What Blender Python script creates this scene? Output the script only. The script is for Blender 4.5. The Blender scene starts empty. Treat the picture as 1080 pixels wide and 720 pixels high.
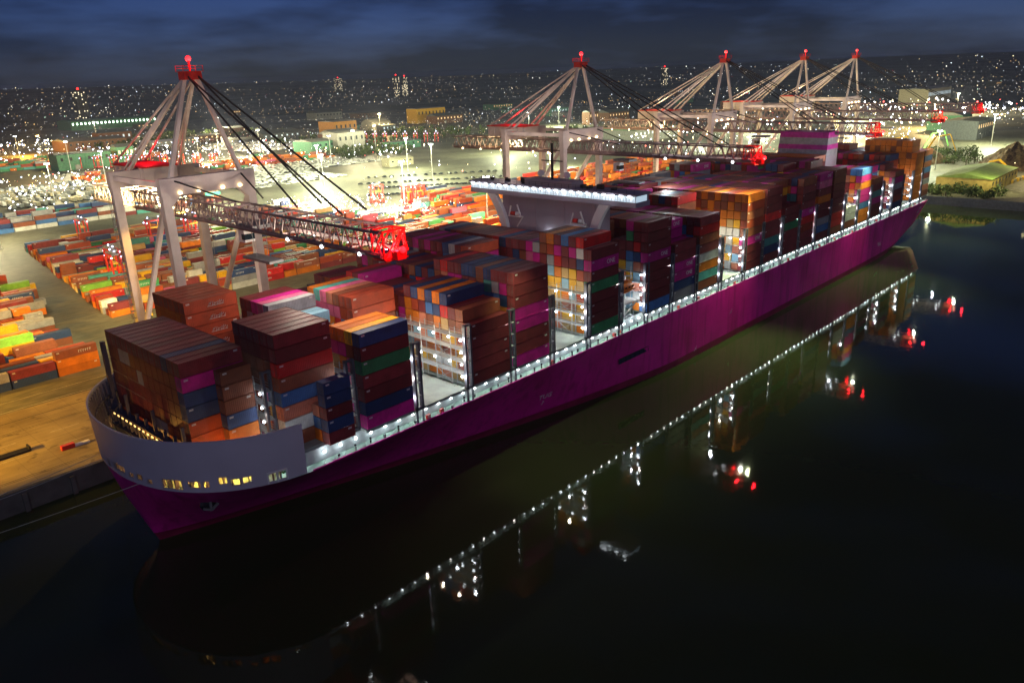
import bpy, bmesh, math, random
import numpy as np
from mathutils import Vector, Matrix
from mathutils.bvhtree import BVHTree
R = random.Random(7)
scene = bpy.context.scene
COL = scene.collection
# ------------------------------------------------------------------ camera
CAM = Vector((-97.37, -119.31, 88.82)); YAW, PIT, ROL, FPX = 0.75502, -0.330866, -0.03577, 824.26
d_ = Vector((math.cos(YAW)*math.cos(PIT), math.sin(YAW)*math.cos(PIT), math.sin(PIT)))
r_ = d_.cross(Vector((0, 0, 1))).normalized(); up_ = r_.cross(d_)
cr, sr = math.cos(ROL), math.sin(ROL)
RX = cr*r_ + sr*up_; UPV = -sr*r_ + cr*up_
def project(p):
    q = Vector(p)-CAM; zz = q.dot(d_)
    return (540+FPX*q.dot(RX)/zz, 360-FPX*q.dot(UPV)/zz, zz)
cd = bpy.data.cameras.new('camera'); cam = bpy.data.objects.new('camera', cd); COL.objects.link(cam)
M = Matrix((RX, UPV, -d_)).transposed().to_4x4(); M.translation = CAM; cam.matrix_world = M
cd.sensor_width = 36; cd.lens = FPX/1080*36; cd.clip_end = 40000; cd.clip_start = 1
scene.camera = cam
# ------------------------------------------------------------------ materials
def node_mat(name):
    m = bpy.data.materials.new(name); m.use_nodes = True
    nt = m.node_tree; b = nt.nodes['Principled BSDF']
    return m, nt, b
def mat(name, c, rough=.6, metal=0, var=.25, scale=.6, bump=0, spec=.4, coord='Object', detail=5, dark=None):
    m, nt, b = node_mat(name); N, L = nt.nodes, nt.links
    tc = N.new('ShaderNodeTexCoord'); no = N.new('ShaderNodeTexNoise')
    no.inputs['Scale'].default_value = scale; no.inputs['Detail'].default_value = detail
    L.new(tc.outputs[coord], no.inputs['Vector'])
    mx = N.new('ShaderNodeMix'); mx.data_type = 'RGBA'
    d = dark or tuple(x*(1-var) for x in c); l = tuple(min(1, x*(1+var)) for x in c)
    mx.inputs[6].default_value = (*d, 1); mx.inputs[7].default_value = (*l, 1)
    mr = N.new('ShaderNodeMapRange'); mr.inputs[1].default_value = .3; mr.inputs[2].default_value = .7
    L.new(no.outputs['Fac'], mr.inputs[0]); L.new(mr.outputs[0], mx.inputs[0]); L.new(mx.outputs[2], b.inputs['Base Color'])
    b.inputs['Roughness'].default_value = rough; b.inputs['Metallic'].default_value = metal
    b.inputs['Specular IOR Level'].default_value = spec
    if bump:
        bp = N.new('ShaderNodeBump'); bp.inputs['Strength'].default_value = bump; L.new(no.outputs['Fac'], bp.inputs['Height']); L.new(bp.outputs[0], b.inputs['Normal'])
    return m
def emis(name, c, s):
    m, nt, b = node_mat(name)
    b.inputs['Base Color'].default_value = (.6, .6, .6, 1); b.inputs['Emission Color'].default_value = (*c, 1); b.inputs['Emission Strength'].default_value = s
    m.cycles.emission_sampling = 'NONE'
    return m
def cont_mat(name, c):
    """painted corrugated steel: ribs as bump, rust and grime by noise, shade per box"""
    m, nt, b = node_mat(name); N, L = nt.nodes, nt.links
    tc = N.new('ShaderNodeTexCoord'); oi = N.new('ShaderNodeObjectInfo')
    no = N.new('ShaderNodeTexNoise'); no.inputs['Scale'].default_value = .35; no.inputs['Detail'].default_value = 6; no.inputs['Roughness'].default_value = .65
    ge = N.new('ShaderNodeNewGeometry'); L.new(ge.outputs['Position'], no.inputs['Vector'])
    hs = N.new('ShaderNodeHueSaturation'); hs.inputs['Color'].default_value = (*c, 1)
    mv = N.new('ShaderNodeMapRange'); mv.inputs[3].default_value = .7; mv.inputs[4].default_value = 1.25; L.new(oi.outputs['Random'], mv.inputs[0]); L.new(mv.outputs[0], hs.inputs['Value'])
    mx = N.new('ShaderNodeMix'); mx.data_type = 'RGBA'; mr = N.new('ShaderNodeMapRange')
    mr.inputs[1].default_value = .42; mr.inputs[2].default_value = .72; mr.inputs[4].default_value = .72
    L.new(no.outputs['Fac'], mr.inputs[0]); L.new(mr.outputs[0], mx.inputs[0]); L.new(hs.outputs[0], mx.inputs[6])
    mx.inputs[7].default_value = (c[0]*.42+.015, c[1]*.42+.01, c[2]*.42+.007, 1)
    L.new(mx.outputs[2], b.inputs['Base Color'])
    wv = N.new('ShaderNodeTexWave'); wv.bands_direction = 'X'; wv.inputs['Scale'].default_value = .8; L.new(tc.outputs['Object'], wv.inputs['Vector'])
    bp = N.new('ShaderNodeBump'); bp.inputs['Strength'].default_value = .5; bp.inputs['Distance'].default_value = .05
    L.new(wv.outputs['Fac'], bp.inputs['Height']); L.new(bp.outputs[0], b.inputs['Normal'])
    b.inputs['Roughness'].default_value = .55; b.inputs['Specular IOR Level'].default_value = .35
    return m
CC = {'maroon': (.20, .03, .035), 'brown': (.26, .075, .035), 'rust red': (.38, .055, .02), 'magenta': (.55, .015, .25), 'navy': (.03, .06, .17),
      'blue': (.06, .17, .42), 'orange': (.7, .19, .012), 'red': (.6, .02, .02), 'green': (.05, .26, .10), 'teal': (.08, .33, .30),
      'grey': (.34, .34, .36), 'white': (.66, .66, .62), 'yellow': (.8, .42, .01), 'salmon': (.6, .2, .12), 'pink': (.62, .12, .25),
      'light blue': (.25, .45, .6), 'tan': (.55, .36, .14), 'lime': (.22, .5, .06)}
CM = {k: cont_mat('container_'+k.replace(' ', '_'), v) for k, v in CC.items()}
CN = list(CC)
STEEL = mat('weathered_steel', (.22, .22, .23), .5, .3)
BLACK = mat('black_paint', (.012, .012, .018), .6)
GALV = mat('galvanised', (.55, .57, .57), .5, .2)
CRANE = mat('crane_paint', (.52, .455, .40), .5, scale=.15)
CRANEB = mat('crane_boom_paint', (.24, .17, .165), .55, scale=.3)
CABLE = mat('dark_cable', (.02, .018, .02), .6)
REDP = mat('red_paint', (.55, .03, .02), .5)
def hull_mat():
    m, nt, b = node_mat('magenta_hull_paint'); N, L = nt.nodes, nt.links
    tc = N.new('ShaderNodeTexCoord'); mp = N.new('ShaderNodeMapping'); mp.inputs['Scale'].default_value = (.5, .5, .05); L.new(tc.outputs['Object'], mp.inputs[0])
    st = N.new('ShaderNodeTexNoise'); st.inputs['Scale'].default_value = 1.0; st.inputs['Detail'].default_value = 7; L.new(mp.outputs[0], st.inputs['Vector'])
    lg = N.new('ShaderNodeTexNoise'); lg.inputs['Scale'].default_value = .07; lg.inputs['Detail'].default_value = 6; L.new(tc.outputs['Object'], lg.inputs['Vector'])
    r1 = N.new('ShaderNodeValToRGB'); r1.color_ramp.elements[0].position = .36; r1.color_ramp.elements[0].color = (.55, .008, .22, 1); r1.color_ramp.elements[1].position = .62; r1.color_ramp.elements[1].color = (.74, .012, .34, 1); L.new(lg.outputs['Fac'], r1.inputs[0])
    r2 = N.new('ShaderNodeValToRGB'); r2.color_ramp.elements[0].position = .3; r2.color_ramp.elements[0].color = (.55, .5, .5, 1); r2.color_ramp.elements[1].position = .5; L.new(st.outputs['Fac'], r2.inputs[0])
    mx = N.new('ShaderNodeMix'); mx.data_type = 'RGBA'; mx.blend_type = 'MULTIPLY'; mx.inputs[0].default_value = .75; L.new(r1.outputs[0], mx.inputs[6]); L.new(r2.outputs[0], mx.inputs[7])
    sx = N.new('ShaderNodeSeparateXYZ'); cx = N.new('ShaderNodeCombineXYZ'); L.new(tc.outputs['Object'], sx.inputs[0]); L.new(sx.outputs[0], cx.inputs[0]); L.new(sx.outputs[2], cx.inputs[1])
    br = N.new('ShaderNodeTexBrick'); br.inputs['Scale'].default_value = 1; br.inputs['Brick Width'].default_value = 9; br.inputs['Row Height'].default_value = 2.6; br.inputs['Mortar Size'].default_value = .03; br.inputs['Color1'].default_value = (1, 1, 1, 1); br.inputs['Color2'].default_value = (.9, .9, .9, 1); br.inputs['Mortar'].default_value = (.62, .6, .62, 1)
    L.new(cx.outputs[0], br.inputs['Vector']); m2 = N.new('ShaderNodeMix'); m2.data_type = 'RGBA'; m2.blend_type = 'MULTIPLY'; m2.inputs[0].default_value = .6; L.new(mx.outputs[2], m2.inputs[6]); L.new(br.outputs['Color'], m2.inputs[7]); L.new(m2.outputs[2], b.inputs['Base Color'])
    bp = N.new('ShaderNodeBump'); bp.inputs['Strength'].default_value = .12; bp.inputs['Distance'].default_value = .1; L.new(lg.outputs['Fac'], bp.inputs['Height']); L.new(bp.outputs[0], b.inputs['Normal']); b.inputs['Roughness'].default_value = .45; b.inputs['Specular IOR Level'].default_value = .35
    return m
HULL = hull_mat()
BOOT = mat('boot_topping', (.2, .01, .05), .5, scale=.2)
SCREEN = mat('lavender_grey_paint', (.50, .465, .53), .5, scale=.08, var=.1)
DECKM = mat('pale_green_deck', (.30, .46, .38), .55, scale=.5)
HATCH = mat('grey_hatch_paint', (.27, .31, .28), .6, scale=.25)
WHITEP = mat('white_paint', (.72, .72, .70), .45, scale=.1, var=.06)
HOUSE = mat('pale_house_paint', (.30, .26, .31), .5, scale=.08, var=.1)
ORANGEP = mat('orange_paint', (.8, .2, .02), .4)
YELP = mat('yellow_paint', (.75, .45, .03), .5)
RUBBER = mat('rubber', (.02, .02, .02), .8)
GLASS = mat('dark_glass', (.02, .03, .04), .1, spec=.8)
LW = emis('lamp_white', (.85, .95, 1), 26); LWS = emis('lamp_white_soft', (.82, .93, 1), 7); LWARM = emis('lamp_warm', (1, .72, .36), 16); LAMB = emis('lamp_amber', (1, .5, .1), 9)
LRED = emis('lamp_red', (1, .0004, .001), 5); LBLUE = emis('lamp_blue', (.5, .6, 1), 18); LWIN = emis('lit_window', (.62, .85, 1), .62); LGREEN = emis('lamp_green', (.7, 1, .75), 10)
LHOLE = emis('lit_cabin', (1, .55, .15), .9)
# ------------------------------------------------------------------ mesh builder
class MB:
    def __init__(s): s.v = []; s.f = []; s.m = []
    def quad(s, a, b, c, d, m=0):
        n = len(s.v); s.v += [tuple(a), tuple(b), tuple(c), tuple(d)]; s.f.append((n, n+1, n+2, n+3)); s.m.append(m)
    def hexa(s, P, m=0):
        n = len(s.v); s.v += [tuple(p) for p in P]
        for f in ((3, 2, 1, 0), (4, 5, 6, 7), (0, 1, 5, 4), (1, 2, 6, 5), (2, 3, 7, 6), (3, 0, 4, 7)): s.f.append(tuple(n+i for i in f)); s.m.append(m)
    def box(s, x0, x1, y0, y1, z0, z1, m=0):
        s.hexa([(x0, y0, z0), (x1, y0, z0), (x1, y1, z0), (x0, y1, z0), (x0, y0, z1), (x1, y0, z1), (x1, y1, z1), (x0, y1, z1)], m)
    def bar(s, p, q, w=.3, h=None, m=0):
        p, q = Vector(p), Vector(q); h = h or w; a = (q-p).normalized()
        u = a.cross(Vector((0, 0, 1))); u = Vector((1, 0, 0)) if u.length < 1e-3 else u.normalized()
        w_ = u*(w/2); k = a.cross(u)*(h/2)
        s.hexa([p-w_-k, p+w_-k, p+w_+k, p-w_+k, q-w_-k, q+w_-k, q+w_+k, q-w_+k], m)
    def tube(s, p, q, r, n=8, m=0, r2=None):
        p, q = Vector(p), Vector(q); r2 = r if r2 is None else r2; a = (q-p).normalized()
        u = a.orthogonal().normalized(); w = a.cross(u); b = len(s.v)
        for c, rr in ((p, r), (q, r2)):
            for i in range(n):
                t = 2*math.pi*i/n; s.v.append(tuple(c+u*(rr*math.cos(t))+w*(rr*math.sin(t))))
        for i in range(n): j = (i+1) % n; s.f.append((b+i, b+j, b+n+j, b+n+i)); s.m.append(m)
        s.f.append(tuple(b+i for i in reversed(range(n)))); s.m.append(m); s.f.append(tuple(b+n+i for i in range(n))); s.m.append(m)
    def ball(s, c, r, m=0, sx=1, sy=1, sz=1, n=8):
        b = len(s.v); k = max(3, n//2)
        for i in range(k+1):
            ph = math.pi*i/k
            for j in range(n):
                t = 2*math.pi*j/n; s.v.append((c[0]+r*sx*math.sin(ph)*math.cos(t), c[1]+r*sy*math.sin(ph)*math.sin(t), c[2]+r*sz*math.cos(ph)))
        for i in range(k):
            for j in range(n):
                j2 = (j+1) % n; s.f.append((b+i*n+j, b+(i+1)*n+j, b+(i+1)*n+j2, b+i*n+j2)); s.m.append(m)
    def octa(s, c, r, m=0):
        b = len(s.v); x, y, z = c; s.v += [(x+r, y, z), (x, y+r, z), (x-r, y, z), (x, y-r, z), (x, y, z+r), (x, y, z-r)]
        for i in range(4): j = (i+1) % 4; s.f += [(b+i, b+j, b+4), (b+j, b+i, b+5)]; s.m += [m, m]
    def prism(s, pts, axis, a0, a1, m=0):
        """extrude a 2D outline along axis ('x','y','z')"""
        b = len(s.v); n = len(pts)
        for a in (a0, a1):
            for p, q in pts: s.v.append({'x': (a, p, q), 'y': (p, a, q), 'z': (p, q, a)}[axis])
        s.f.append(tuple(b+i for i in range(n))); s.f.append(tuple(b+n+i for i in reversed(range(n)))); s.m += [m, m]
        for i in range(n): j = (i+1) % n; s.f.append((b+i, b+n+i, b+n+j, b+j)); s.m.append(m)
    def mesh(s, name, mats, smooth=False):
        me = bpy.data.meshes.new(name); me.from_pydata(s.v, [], s.f)
        for mm in (mats if isinstance(mats, (list, tuple)) else [mats]): me.materials.append(mm)
        me.polygons.foreach_set('material_index', s.m)
        bm = bmesh.new(); bm.from_mesh(me); bmesh.ops.recalc_face_normals(bm, faces=bm.faces); bm.to_mesh(me); bm.free()
        if smooth: me.polygons.foreach_set('use_smooth', [True]*len(me.polygons))
        me.update(); return me
    def build(s, name, mats, parent=None, smooth=False, loc=None):
        o = bpy.data.objects.new(name, s.mesh(name, mats, smooth)); COL.objects.link(o)
        if loc: o.location = loc
        if parent: o.parent = parent
        return o
def tag(o, label, cat, group=None):
    o['label'] = label; o['category'] = cat
    if group: o['group'] = group
    return o
def empty(name, loc=(0, 0, 0), rz=0):
    o = bpy.data.objects.new(name, None); COL.objects.link(o); o.location = loc; o.rotation_euler = (0, 0, rz); o.empty_display_size = .5
    return o
def copy_tree(o, loc=None, rz=None, parent=None):
    c = o.copy(); COL.objects.link(c)
    if parent: c.parent = parent
    if loc is not None: c.location = loc
    if rz is not None: c.rotation_euler = (0, 0, rz)
    for ch in list(o.children): copy_tree(ch, parent=c)
    return c
ORD = ['first', 'second', 'third', 'fourth', 'fifth', 'sixth', 'seventh', 'eighth', 'ninth', 'tenth', 'eleventh', 'twelfth', 'thirteenth', 'fourteenth', 'fifteenth', 'sixteenth', 'seventeenth', 'eighteenth', 'nineteenth', 'twentieth',
       'twenty-first', 'twenty-second', 'twenty-third', 'twenty-fourth', 'twenty-fifth', 'twenty-sixth', 'twenty-seventh', 'twenty-eighth', 'twenty-ninth', 'thirtieth']
ORD += ['thirty-'+x for x in ORD[:9]]+['fortieth']+['forty-'+x for x in ORD[:9]]+['fiftieth']
def label_by_place(objs, text):
    """ordinal labels from the left of the photo"""
    s = sorted(objs, key=lambda o: project(o.matrix_world.translation if o.parent else o.location)[0])
    for i, o in enumerate(s): o['label'] = text.format('leftmost' if i == 0 else 'rightmost' if i == len(s)-1 else ORD[i]+' from left')
def lamp(kind, loc, power, color=(1, 1, 1), radius=.3, target=None, angle=120, blend=.6):  # makes real lamps and added fill lights alike
    l = bpy.data.lights.new('lamp_or_fill_light', kind); l.energy = power; l.color = color; l.shadow_soft_size = radius
    o = bpy.data.objects.new('lamp_or_fill_light', l); COL.objects.link(o); o.location = loc
    if kind == 'SPOT':
        l.spot_size = math.radians(angle); l.spot_blend = blend
        dv = (Vector(target)-Vector(loc)) if target else Vector((0, 0, -1)); o.rotation_euler = dv.to_track_quat('-Z', 'Y').to_euler()
    return o
WHITE = (.86, .95, 1); WARM = (1, .78, .45); AMBER = (1, .5, .06); RED = (1, .006, .012); GRN = (.82, 1, .66)
G = 5.0                                                     # quay level above the water
# ------------------------------------------------------------------ setting
def structure(o): o['kind'] = 'structure'; return o
def stuff(o, label, cat): o['kind'] = 'stuff'; o['label'] = label; o['category'] = cat; return o
def ground_h(x, y):
    d = math.hypot(x-CAM.x, y-CAM.y)
    t = max(0, min(1, (d-1900)/6500)); t = t*t*(3-2*t)
    return G + t*(88+14*math.sin(x*.00071+1.3)+9*math.sin(y*.0011+x*.0006))
def make_ground():
    mb = MB(); mats = [GROUND, CITYG]
    mb.prism([(-1500, 67), (452, 67), (452, -420), (1500, -420), (1500, 1900), (-1500, 1900)], 'z', -8, G, 0)
    return structure(mb.build('ground', mats))
m, nt, b = node_mat('yard_asphalt'); N, L = nt.nodes, nt.links
tc = N.new('ShaderNodeTexCoord'); n1 = N.new('ShaderNodeTexNoise'); n1.inputs['Scale'].default_value = .02; n1.inputs['Detail'].default_value = 8
n2 = N.new('ShaderNodeTexNoise'); n2.inputs['Scale'].default_value = .6; n2.inputs['Detail'].default_value = 6
L.new(tc.outputs['Object'], n1.inputs['Vector']); mp = N.new('ShaderNodeMapping'); mp.inputs['Scale'].default_value = (.3, 1, 1); L.new(tc.outputs['Object'], mp.inputs[0]); L.new(mp.outputs[0], n2.inputs['Vector'])
cr1 = N.new('ShaderNodeValToRGB'); cr1.color_ramp.elements[0].position = .35; cr1.color_ramp.elements[1].position = .68
cr1.color_ramp.elements[0].color = (.085, .08, .055, 1); cr1.color_ramp.elements[1].color = (.20, .19, .135, 1)
L.new(n1.outputs['Fac'], cr1.inputs[0]); mx = N.new('ShaderNodeMix'); mx.data_type = 'RGBA'; mx.blend_type = 'MULTIPLY'; mx.inputs[0].default_value = .8
L.new(cr1.outputs[0], mx.inputs[6]); cr2 = N.new('ShaderNodeValToRGB'); cr2.color_ramp.elements[0].position = .35; cr2.color_ramp.elements[0].color = (.5, .5, .5, 1); cr2.color_ramp.elements[1].position = .6
L.new(n2.outputs['Fac'], cr2.inputs[0]); L.new(cr2.outputs[0], mx.inputs[7]); L.new(mx.outputs[2], b.inputs['Base Color']); b.inputs['Roughness'].default_value = .65
GROUND = m
CITYG = mat('dark_urban_land', (.06, .065, .075), .9, scale=.006, var=.6, detail=8)
make_ground()
# far land, a fan rising to low hills
def make_hills():
    mb = MB(); na, nr = 70, 26
    for j in range(nr+1):
        r = 1500*(9000/1500)**(j/nr)
        for i in range(na+1):
            a = math.radians(-35+160*i/na); x, y = CAM.x+r*math.cos(a), CAM.y+r*math.sin(a)
            mb.v.append((x, y, ground_h(x, y)-(.6 if j < 6 else 0)-(7 if j == 0 else 0)))
    for j in range(nr):
        for i in range(na):
            b = j*(na+1)+i; mb.f.append((b, b+1, b+na+2, b+na+1)); mb.m.append(0)
    return structure(mb.build('hills', CITYG))
make_hills()
# water
m, nt, b = node_mat('dock_water'); N, L = nt.nodes, nt.links
b.inputs['Base Color'].default_value = (.031, .04, .014, 1); b.inputs['Roughness'].default_value = .035; b.inputs['IOR'].default_value = 1.33; b.inputs['Specular IOR Level'].default_value = .5
tc = N.new('ShaderNodeTexCoord'); n1 = N.new('ShaderNodeTexNoise'); n1.inputs['Scale'].default_value = .35; n1.inputs['Detail'].default_value = 3
L.new(tc.outputs['Object'], n1.inputs['Vector']); bp = N.new('ShaderNodeBump'); bp.inputs['Strength'].default_value = .10; bp.inputs['Distance'].default_value = .16
L.new(n1.outputs['Fac'], bp.inputs['Height']); L.new(bp.outputs[0], b.inputs['Normal'])
WATER = m
mb = MB(); mb.quad((-3000, -3000, 0), (3000, -3000, 0), (3000, 400, 0), (-3000, 400, 0)); structure(mb.build('water', WATER))
# quay apron, wall, kerb, rails, lanes
def apron_mat():
    m, nt, b = node_mat('concrete_apron'); N, L = nt.nodes, nt.links; tc = N.new('ShaderNodeTexCoord')
    def nz(scale, sc, d):
        mp = N.new('ShaderNodeMapping'); mp.inputs['Scale'].default_value = sc; L.new(tc.outputs['Object'], mp.inputs[0]); n = N.new('ShaderNodeTexNoise'); n.inputs['Scale'].default_value = scale; n.inputs['Detail'].default_value = d; L.new(mp.outputs[0], n.inputs['Vector']); return n
    def rmp(n, p0, c0, p1, c1):
        r = N.new('ShaderNodeValToRGB'); r.color_ramp.elements[0].position = p0; r.color_ramp.elements[0].color = (*c0, 1); r.color_ramp.elements[1].position = p1; r.color_ramp.elements[1].color = (*c1, 1); L.new(n.outputs['Fac'], r.inputs[0]); return r
    def mul(a, c, f):
        x = N.new('ShaderNodeMix'); x.data_type = 'RGBA'; x.blend_type = 'MULTIPLY'; x.inputs[0].default_value = f; L.new(a, x.inputs[6]); L.new(c, x.inputs[7]); return x.outputs[2]
    a = rmp(nz(.09, (1, 1, 1), 9), .35, (.23, .175, .085), .66, (.38, .30, .155)).outputs[0]
    a = mul(a, rmp(nz(.8, (.12, 1, 1), 6), .35, (.6, .58, .55), .6, (1, 1, 1)).outputs[0], .45)
    a = mul(a, rmp(nz(.35, (1, 1, 1), 4), .3, (.35, .33, .3), .4, (1, 1, 1)).outputs[0], .8)
    br = N.new('ShaderNodeTexBrick'); br.inputs['Scale'].default_value = 1; br.inputs['Brick Width'].default_value = 7; br.inputs['Row Height'].default_value = 7; br.offset = 0; br.inputs['Mortar Size'].default_value = .06; br.inputs['Color1'].default_value = (1, 1, 1, 1); br.inputs['Color2'].default_value = (.86, .86, .86, 1); br.inputs['Mortar'].default_value = (.5, .5, .5, 1); L.new(tc.outputs['Object'], br.inputs['Vector'])
    L.new(mul(a, br.outputs['Color'], .7), b.inputs['Base Color']); b.inputs['Roughness'].default_value = .6; return m
APRON = apron_mat()
mb = MB(); mb.quad((-400, 67.6, G+.004), (452, 67.6, G+.004), (452, 118, G+.004), (-400, 118, G+.004)); structure(mb.build('quay_apron', APRON))
CONC = mat('dark_quay_concrete', (.09, .085, .08), .85, scale=.3, bump=.3)
mb = MB(); mb.box(-400, 451.4, 66.4, 67.6, -6, G+.22)
for i in range(60): x = -150+10*i; mb.box(x-.5, x+.5, 65.6, 66.4, -1, G-.6)
tag(mb.build('quay_wall', CONC), 'dark concrete quay wall with fenders behind the moored ship', 'quay wall')
mb = MB(); mb.box(451.4, 453, -400, 67.6, -6, G+.25); tag(mb.build('quay_wall', mat('blue_grey_quay', (.05, .06, .09), .8)), 'blue grey quay wall across the dock end beyond the stern', 'quay wall')
mb = MB()
for y in (72.2, 73.0, 102.2, 103.0): mb.box(-400, 450, y-.05, y+.05, G+.006, G+.03)
for y in (110.5,): mb.box(-400, 450, y-.12, y+.12, G+.006, G+.02)
structure(mb.build('crane_rails', mat('rail_steel', (.03, .028, .025), .6)))
LINEW = mat('road_marking', (.5, .47, .38), .7, var=.4, scale=.8)
mb = MB()
for i in range(40): x = -120+15*i; mb.quad((x, 85, G+.009), (x+7, 85, G+.009), (x+7, 85.2, G+.009), (x, 85.2, G+.009)); mb.quad((x, 95, G+.009), (x+7, 95, G+.009), (x+7, 95.2, G+.009), (x, 95.2, G+.009))
for y in (119, 127): mb.quad((-120, y, G+.009), (450, y, G+.009), (450, y+.2, G+.009), (-120, y+.2, G+.009))
structure(mb.build('road_markings', LINEW))
# ------------------------------------------------------------------ ship
VC, BH, DZ, ZB = 31.0, 30.7, 18.34, 21.8
ship = empty('container_ship', (150, VC, 0))
tag(ship, 'long magenta container ship with lavender grey bow screen moored along the quay', 'container ship')
def part(mb, name, mats, parent=ship, smooth=False):
    o = mb.build(name, mats, None, smooth); o.parent = parent
    o.matrix_parent_inverse = Matrix.Translation(parent_world(parent)).inverted(); return o
def parent_world(p):
    t = Vector(p.location)
    while p.parent: p = p.parent; t = Vector((0, 0, 0)) if False else t
    return t
def sub(mb, name, mats, parent, smooth=False):
    o = mb.build(name, mats, None, smooth); o.parent = parent
    bpy.context.view_layer.update() if False else None
    return o
# ship parts are modelled in world coordinates; their parent inverse takes the offset out
SHIP_OFF = Vector((150, VC, 0))
def sp(mb, name, mats, parent=None, smooth=False):
    """a ship part: mesh kept in ship coordinates so that every part hangs straight from its parent"""
    if parent is None:
        mb.v = [(x-SHIP_OFF.x, y-SHIP_OFF.y, z) for x, y, z in mb.v]; return mb.build(name, mats, ship, smooth)
    mb.v = [(x-SHIP_OFF.x, y-SHIP_OFF.y, z) for x, y, z in mb.v]; return mb.build(name, mats, parent, smooth)
def tip(z): return np.interp(z, [-4, 0, 3, 13, 18.4, 29], [-45.5, -46, -47.2, -50.6, -51.6, -52.2])
def b_deck(u, z=DZ):
    t = min(1, max(0, (u-tip(z))/27.)); return BH*math.sqrt(max(0, 1-(1-t)**2.15))
def b_wl(u, z=0):
    t = min(1, max(0, (u-tip(z))/150.)); b = BH*(1-(1-t)**1.32)
    if u > 270: b *= 1-.22*((u-270)/81)**2
    return b
def half(u, z):
    w = min(1, max(0, z/DZ)); w = w**1.25
    return b_wl(u, z)*(1-w)+b_deck(u, z)*w
ZL = [-3, 0, 1.6, 2.2, 4, 6.5, 9, 12, 15, 17, DZ]
def uend(z): return 351.0 if z >= 7 else 351-(7-z)*7.5
NS = 90
mb = MB(); rows = []
for side in (-1, 1):
    for z in ZL:
        t0, t1 = float(tip(z)), uend(z); row = []
        for i in range(NS+1):
            s = i/NS; u = t0+(t1-t0)*(s**2.2); row.append(len(mb.v)); mb.v.append((u, VC+side*half(u, z), z))
        rows.append(row)
for sd in range(2):
    for k in range(len(ZL)-1):
        a, b2 = rows[sd*len(ZL)+k], rows[sd*len(ZL)+k+1]
        for i in range(NS): mb.f.append((a[i], a[i+1], b2[i+1], b2[i])); mb.m.append(1 if ZL[k] < 2.2 else 0)
for k in range(len(ZL)-1):
    a, b2, c, d = rows[k], rows[k+1], rows[len(ZL)+k], rows[len(ZL)+k+1]
    mb.f.append((a[-1], c[-1], d[-1], b2[-1])); mb.m.append(1 if ZL[k] < 2.2 else 0)
hull = sp(mb, 'hull', [HULL, BOOT], smooth=True)
md = hull.modifiers.new('weld', 'WELD'); md.merge_threshold = .01
# deck
mb = MB(); us = [-51.4+ (351+51.4)*(i/80)**1.8 for i in range(81)]
for i in range(80):
    u0, u1 = us[i], us[i+1]; a, c = b_deck(u0)-.02, b_deck(u1)-.02
    mb.quad((u0, VC-a, DZ-.06), (u1, VC-c, DZ-.06), (u1, VC+c, DZ-.06), (u0, VC+a, DZ-.06))
deck = sp(mb, 'deck', DECKM)
# sheer rail along the deck edge
for sd in (-1, 1):
    mb = MB()
    for i in range(80):
        u0, u1 = us[i], us[i+1]
        if u0 < -27: continue
        p = lambda u, zz: (u, VC+sd*(b_deck(u)-.1), zz)
        mb.bar(p(u0, DZ+.06), p(u1, DZ+.06), .22, .3)
    sp(mb, 'gunwale', HULL)
mb = MB()
for sd in (-1, 1):
    u = -24
    while u < 350:
        y = VC+sd*(b_deck(u)-.25); mb.bar((u, y, DZ), (u, y, DZ+1.15), .07); u2 = min(u+2.45, 350)
        for h in (.6, 1.15): mb.bar((u, y, DZ+h), (u2, VC+sd*(b_deck(u2)-.25), DZ+h), .045)
        u = u+2.45
sp(mb, 'guard_rail', GALV)
# bow screen with lit openings
holes = [(-4.3, -2, .5, 2.1), (1.6, 9.8, .9, 2.5), (12.1, 15.2, .8, 1.9), (16.4, 20.1, .8, 2.2), (22, 24.6, .6, 1.7), (29, 37.4, .3, 2.4), (39.6, 44.2, .9, 2.2), (45, 47.3, .9, 2.2), (50.8, 53.8, 1.5, 2.9), (55, 58.6, .9, 2.3), (59.3, 62.4, 1.1, 2.4), (68.6, 75.4, .3, 2.0)]
TOPZ = 28.6
def screen_pt(th, z, inset=0):
    a = math.radians(th); e = 26.6-inset + (z-DZ)*.06; bb = 30.3-inset+(z-DZ)*.03
    c, s = math.cos(a), math.sin(a); k = 1/((abs(c)**2.15+abs(s)**2.15)**(1/2.15))
    return (-25-e*c*k, VC-bb*s*k, z)
th = sorted(set([round(-84+1.5*i, 2) for i in range(113)]+[h[0] for h in holes]+[h[1] for h in holes]))
zz = sorted(set([DZ-.05, TOPZ]+[DZ+h[2] for h in holes]+[DZ+h[3] for h in holes]+[22.5, 25, 27]))
mb = MB()
for i in range(len(th)-1):
    tm = (th[i]+th[i+1])/2
    for j in range(len(zz)-1):
        zm = (zz[j]+zz[j+1])/2
        if any(h[0] < tm < h[1] and DZ+h[2] < zm < DZ+h[3] for h in holes): continue
        A = screen_pt
        if abs(tm) > 80 and zz[j] < 23: pass
        for ins in (0, .35):
            mb.quad(A(th[i], zz[j], ins), A(th[i+1], zz[j], ins), A(th[i+1], zz[j+1], ins), A(th[i], zz[j+1], ins))
for i in range(len(th)-1):
    A = screen_pt; mb.quad(A(th[i], TOPZ), A(th[i+1], TOPZ), A(th[i+1], TOPZ, .35), A(th[i], TOPZ, .35))
for t in (th[0], th[-1]): mb.quad(screen_pt(t, zz[0]), screen_pt(t, TOPZ), screen_pt(t, TOPZ, .35), screen_pt(t, zz[0], .35))
screen = sp(mb, 'bow_screen', SCREEN)
mb = MB()
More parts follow.
